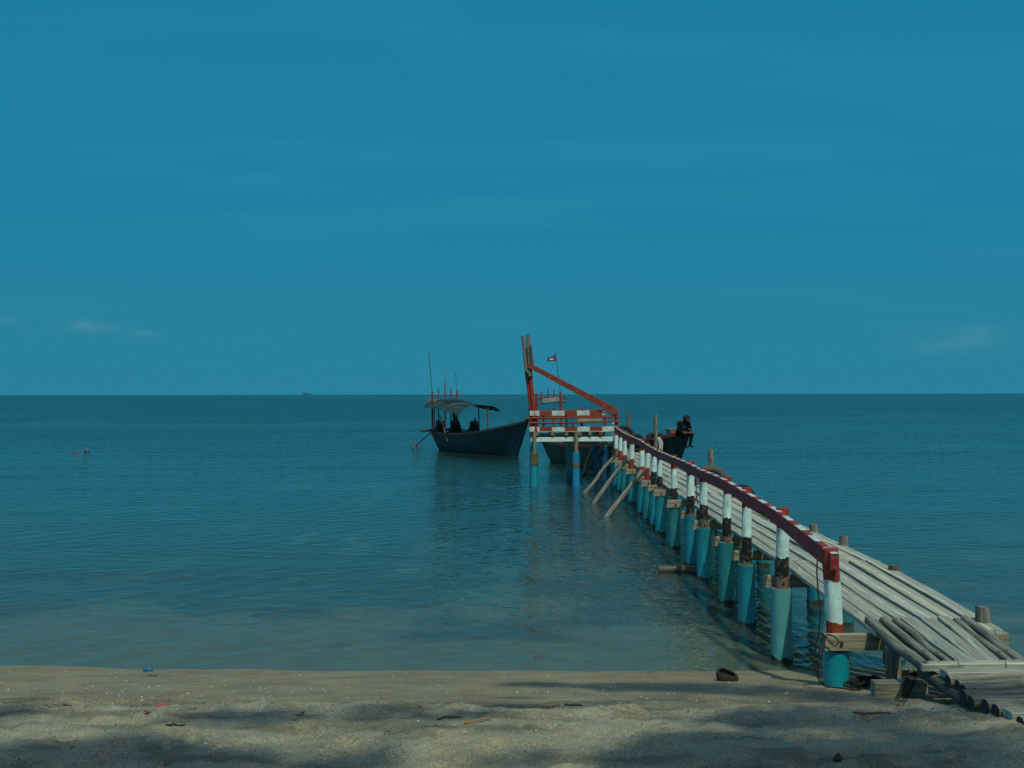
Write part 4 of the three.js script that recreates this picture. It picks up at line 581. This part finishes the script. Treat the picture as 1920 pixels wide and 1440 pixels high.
// ------------------------------------------------------------------ things lying about
{
  const p = at(1271, 1072, 16.15), l = solo('floating_log', pole(V(-0.33, 0, 0), V(0.36, 0.015, 0.03), 0.062, 0.07, { seg: 14, rough: 0.26, sides: 14, wob: 0.02 }), tint(logMat, 0.62, 0.55, 0.5), 'barky log floating level in the water against the piles', 'log', [p.x, 0.045, p.z]);
}
{ // half a coconut husk
  const pr = []; for (let k = 0; k <= 14; k++) { const a = -Math.PI / 2 + k / 14 * Math.PI * 0.68; pr.push(new THREE.Vector2(Math.max(0.002, Math.cos(a) * 0.112), Math.max(-0.05, Math.sin(a) * 0.09))); } for (let k = 14; k >= 0; k--) { const a = -Math.PI / 2 + k / 14 * Math.PI * 0.68; pr.push(new THREE.Vector2(Math.max(0.001, Math.cos(a) * 0.092), Math.max(-0.03, Math.sin(a) * 0.072))); }
  const g = new THREE.LatheGeometry(pr, 26), P = g.attributes.position; for (let k = 0; k < P.count; k++) { const x = P.getX(k), y = P.getY(k), z = P.getZ(k), n = 1 + 0.16 * (fbm(x * 18 + 5, z * 18 + y * 9, 811, 3) - 0.5); P.setXYZ(k, x * n, y * n + (x > 0 ? -0.25 : 0.1) * x * (y > 0 ? 1 : 0), z * n); } g.computeVertexNormals();
  const q = at(1361, 1256, 9.25), c = solo('coconut_husk', g, std({ color: RGB(0.024, 0.016, 0.013), roughness: 0.85 }), 'dark brown broken coconut husk at the edge of the water', 'coconut', [q.x, groundY(q.x, q.z) + 0.045, q.z]); c.rotation.set(0.22, 0.4, -0.16);
}
const leafGeo = (l, w, curl, s) => { const nx = 8, p = [], ix = []; for (let i = 0; i <= nx; i++) { const t = i / nx, h = w / 2 * Math.sin(Math.PI * Math.pow(t, 0.8)); for (const k of [-1, 0, 1]) p.push((t - 0.5) * l, curl * l * (Math.pow(t - 0.5, 2) * 0.8 + (k ? 0.10 : 0)) + 0.05 * l * noise(t * 6, k + 2, s), k * h); } for (let i = 0; i < nx; i++) for (const k of [0, 1]) { const a = i * 3 + k; ix.push(a, a + 1, a + 3, a + 1, a + 4, a + 3); } const g = new THREE.BufferGeometry(); g.setAttribute('position', new THREE.Float32BufferAttribute(p, 3)); g.setIndex(ix); g.computeVertexNormals(); return g; };
const litterMat = (r, g, b) => std({ color: RGB(r, g, b), roughness: 0.9, side: THREE.DoubleSide });
function lay(name, geo, mat, label, cat, px, py, turn = 0, lift = -0.002, group) { geo.computeBoundingBox(); lift -= geo.boundingBox.min.y; const p = onSand(px, py), o = solo(name, geo, mat, label, cat, [p.x, groundY(p.x, p.z) + lift, p.z], group); o.rotation.y = turn; return o; }
seedState = 140;
lay('dry_leaf', leafGeo(0.13, 0.06, 0.5, 1), litterMat(0.10, 0.035, 0.02), 'curled red-brown leaf on the sand scarp below the platform', 'leaf', 1030, 1327, 0.2);
lay('dry_leaf', leafGeo(0.11, 0.05, 0.6, 2), litterMat(0.06, 0.022, 0.02), 'dark brown curled leaf near the bottom edge, far right', 'leaf', 1567, 1425, 1.2);
lay('dry_leaf', leafGeo(0.09, 0.045, 0.4, 3), litterMat(0.08, 0.03, 0.02), 'small brown leaf on sand below the rope and timber block', 'leaf', 1684, 1323, 0.6);
lay('dry_leaf', leafGeo(0.09, 0.05, 0.5, 4), litterMat(0.05, 0.11, 0.02), 'green and black leaf curled on sand left of centre', 'leaf', 563, 1338, 1.0);
lay('dry_leaf', leafGeo(0.07, 0.05, 0.4, 5), litterMat(0.13, 0.02, 0.04), 'small maroon leaf on the sand beneath the red plastic', 'leaf', 275, 1334, 2.0);
lay('dry_leaf', leafGeo(0.10, 0.05, 0.4, 6), litterMat(0.14, 0.06, 0.03), 'rusty leaf lying right at the water edge', 'leaf', 1218, 1261, 0.3);
lay('dark_twig', pole(V(-0.07, 0.01, 0), V(0.06, 0.014, 0.02), 0.009, 0.006), litterMat(0.03, 0.025, 0.03), 'short dark twig on the damp sand right of centre', 'twig', 1075, 1322, -0.1);
lay('dark_twig', pole(V(-0.06, 0.01, 0), V(0.06, 0.01, 0.03), 0.007, 0.004), litterMat(0.02, 0.018, 0.02), 'black twig on shaded sand at left', 'twig', 331, 1357, 0.3);
lay('driftwood_stick', mergeGeometries([pole(V(-0.13, 0.008, 0), V(0.12, 0.012, 0.01), 0.008, 0.005), pole(V(-0.10, 0.01, 0), V(-0.06, 0.01, 0.09), 0.005, 0.003)]), litterMat(0.13, 0.06, 0.03), 'forked brown stick lying on sand below the stump', 'stick', 1633, 1340, -0.06);
lay('orange_strip', pole(V(-0.09, 0.008, 0), V(0.08, 0.02, -0.03), 0.007, 0.005), litterMat(0.42, 0.19, 0.05), 'thin orange plant strip on dry sand near the centre', 'strip', 896, 1354, 0.1);
lay('dark_reed', pole(V(-0.08, 0.01, 0), V(0.08, 0.016, -0.01), 0.007, 0.006), litterMat(0.05, 0.04, 0.02), 'dark reed with pale tip on shaded sand', 'reed', 842, 1348, 0.1);
{ const g = new THREE.CylinderGeometry(0.042, 0.045, 0.008, 20); lay('red_plastic_scrap', g, std({ color: RGB(0.40, 0.07, 0.085), roughness: 0.5 }), 'flat pinkish red plastic scrap on the tide line', 'plastic', 306, 1321, 0, 0.002); }
{ const g = new THREE.IcosahedronGeometry(0.05, 2), P = g.attributes.position; for (let k = 0; k < P.count; k++) { const n = 0.7 + 0.7 * noise(P.getX(k) * 60 + 9, P.getZ(k) * 60 + P.getY(k) * 40, 821); P.setXYZ(k, P.getX(k) * n * 1.1, P.getY(k) * n * 0.5, P.getZ(k) * n * 0.8); } g.computeVertexNormals(); lay('blue_plastic_scrap', g, std({ color: RGB(0.02, 0.15, 0.30), roughness: 0.4 }), 'crumpled bright blue plastic scrap at the water edge', 'plastic', 279, 1257, 0, -0.006); }
{ const g = []; for (let k = 0; k < 7; k++) g.push(leafGeo(0.08, 0.018, 0.4, k + 20).rotateY(rnd(6)).translate(rnd(-0.03, 0.03), 0.012, rnd(-0.02, 0.02))); lay('weed_clump', mergeGeometries(g), litterMat(0.05, 0.05, 0.025), 'small dark weed clump on damp sand below the blue scrap', 'weed', 286, 1266); }
{ const g = []; for (let k = 0; k < 14; k++) g.push(leafGeo(rnd(0.10, 0.2), 0.02, 0.6, k + 40).rotateY(rnd(6)).translate(rnd(-0.1, 0.1), 0.02 + rnd(0.02), rnd(-0.05, 0.05))); lay('weed_heap', mergeGeometries(g), litterMat(0.035, 0.03, 0.02), 'dark weed heap tucked under the near end of the ramp', 'weed', 1707, 1268, 0, 0.0); }
{ const g = []; for (let k = 0; k < 5; k++) g.push(leafGeo(rnd(0.1, 0.16), 0.012, 0.1, k + 60).rotateY(rnd(-0.6, 0.6)).translate(rnd(-0.06, 0.06), 0.012, rnd(-0.02, 0.02))); lay('weed_strands', mergeGeometries(g), litterMat(0.07, 0.045, 0.03), 'dark weed strands along the tide line at far left', 'weed', 118, 1321, 0.05); }
{ // shell chips and scraps of dry weed: past counting
  const inst = (name, g, m, n, place, cols) => { const o = new THREE.InstancedMesh(g, m, n), M = new THREE.Matrix4(), Q = new THREE.Quaternion(), C = new THREE.Color(); for (let i = 0; i < n; i++) { const [x, z, s, st] = place(i); Q.setFromEuler(new THREE.Euler(rnd(-0.3, 0.3), rnd(6.283), rnd(-0.3, 0.3))); M.compose(V(x, groundY(x, z) + 0.003 * s, z), Q, V(s * st, s, s)); o.setMatrixAt(i, M); o.setColorAt(i, C.setRGB(...cols())); } o.name = name; o.userData = { kind: 'stuff', label: name === 'shell_chips' ? 'white shell chips strewn over the sand' : 'dark scraps of dry weed strewn over the sand', category: name === 'shell_chips' ? 'shells' : 'weed' }; scene.add(o); return o; };
  const chip = new THREE.SphereGeometry(0.008, 6, 4).scale(1, 0.4, 0.7); seedState = 160;
  inst('shell_chips', chip, std({ roughness: 0.5 }), 1100, () => { const k = rnd(), d = k < 0.45 ? mix(7.3, 8.6, Math.pow(rnd(), 0.8)) : k < 0.8 ? rnd(7.2, 10.4) : rnd(4.1, 7.2); return [rnd(-0.62, 0.62) * d, -d, 0.28 + 0.75 * Math.pow(rnd(), 3), rnd(0.8, 1.8)]; }, () => { const k = rnd(0.45, 0.85); return [k, k * 0.97, k * 0.92]; });
  const strand = leafGeo(0.04, 0.007, 0.12, 90);
  inst('weed_scraps', strand, litterMat(1, 1, 1), 1800, () => { const k = rnd(), d = k < 0.4 ? 7.0 + (rnd() + rnd() - 1) * 0.35 : k < 0.85 ? rnd(4.2, 7.1) : rnd(7.2, 10.3); return [rnd(-0.62, 0.62) * d, -d, rnd(0.25, 0.9) * (d > 7.4 ? 0.6 : 1), rnd(0.8, 2.0)]; }, () => { const k = rnd(0.015, 0.07); return [k * 1.2, k, k * 0.65]; });
}

// ------------------------------------------------------------------ trees behind the camera that shade the near sand
{
  const leafMat = new THREE.MeshPhysicalMaterial({ color: RGB(0.06, 0.10, 0.03), roughness: 0.9, transmission: 0.3, thickness: 0, side: THREE.DoubleSide }), bark = std({ map: logTex, color: RGB(0.6, 0.55, 0.5), bumpMap: grainBump, bumpScale: 0.03 });
  const K = V(SUN.x / SUN.y, 1, SUN.z / SUN.y);
  const tree = (label, base, fork, clumps, seed) => {
    seedState = seed; const t = thing('shade_tree', label, 'tree', base.toArray());
    part(t, 'trunk', pole(V(0, -0.3, 0), fork.clone().sub(base), 0.24, 0.15, { seg: 10, sides: 14, wob: 0.15, rough: 0.12 }), bark);
    const leaves = [], one = leafGeo(0.16, 0.085, 0.2, 7).toNonIndexed(), M = new THREE.Matrix4(), Q = new THREE.Quaternion();
    for (const [px, py, r, h, dens = 1] of clumps) {
      const g = onSand(px, py), c = g.clone().addScaledVector(K, h * 1.75), mid = V().lerpVectors(fork, c, 0.5); mid.y += 0.7;
      const pts = new THREE.CatmullRomCurve3([fork.clone().sub(base), mid.sub(base), c.clone().sub(base)]).getPoints(8);
      part(t, 'limb', sweep(pts, (i, n) => circle(mix(0.075, 0.012, i / (n - 1)), 7), { up: V(0, 0, 1) }), bark);
      const n = Math.round(300 * r * r * 4 * dens);
      for (let k = 0; k < n; k++) { const a = rnd(6.283), q = r * Math.sqrt(rnd()) * (0.75 + 0.5 * noise(Math.cos(a) * 2 + 9, Math.sin(a) * 2 + 9, seed)), p = c.clone().sub(base).add(V(Math.cos(a) * q * 1.25, rnd(-0.35, 0.35) * r, Math.sin(a) * q * 0.8)); Q.setFromEuler(new THREE.Euler(rnd(-0.7, 0.7), rnd(6.283), rnd(-0.7, 0.7))); M.compose(p, Q, V(1, 1, 1).multiplyScalar(rnd(0.7, 1.3))); leaves.push(one.clone().applyMatrix4(M)); }
    }
    part(t, 'crown', mergeGeometries(leaves), leafMat);
  };
  tree('leafy tree up the beach on the right, casting shade over the sand', V(5.6, 1.2, 6.5), V(5.0, 8.6, 4.6), [[1330, 1400, 0.42, 6.5, 1.6], [1500, 1420, 0.5, 6.6, 1.5], [1680, 1410, 0.5, 6.3, 1.2], [1440, 1350, 0.36, 6.8, 1.5], [1620, 1350, 0.4, 6.4, 0.8], [1250, 1430, 0.36, 6.2, 1.4], [1830, 1400, 0.5, 6.6, 0.8], [1180, 1287, 0.42, 7.4, 0.8], [1330, 1290, 0.5, 7.2, 0.9], [1480, 1300, 0.4, 7.0, 0.7], [1010, 1283, 0.3, 7.5, 0.7], [1600, 1310, 0.35, 6.9, 0.7], [1850, 1330, 0.4, 6.5, 0.6], [1700, 1460, 0.6, 6.0], [1400, 1470, 0.6, 6.0]], 901);
  tree('leafy tree up the beach on the left, casting shade over the sand', V(-2.4, 1.2, 6.0), V(-1.6, 9.0, 4.2), [[60, 1425, 0.40, 6.6], [200, 1400, 0.34, 6.8], [310, 1425, 0.34, 6.4], [430, 1345, 0.28, 7.2, 0.8], [520, 1335, 0.26, 7.1, 0.7], [720, 1338, 0.24, 7.0, 0.7], [860, 1336, 0.24, 7.2, 0.7], [960, 1325, 0.22, 7.3, 0.6], [660, 1430, 0.22, 6.4, 0.8], [560, 1445, 0.22, 6.2, 0.7], [960, 1420, 0.18, 6.2, 0.7], [130, 1470, 0.5, 6.0], [450, 1420, 0.22, 6.3, 0.7], [20, 1335, 0.2, 7.0, 0.5]], 902);
}

scene.traverse((o) => { if (o.isMesh) { o.castShadow = true; o.receiveShadow = true; } });
sun.castShadow = true;
renderer.render(scene, camera);
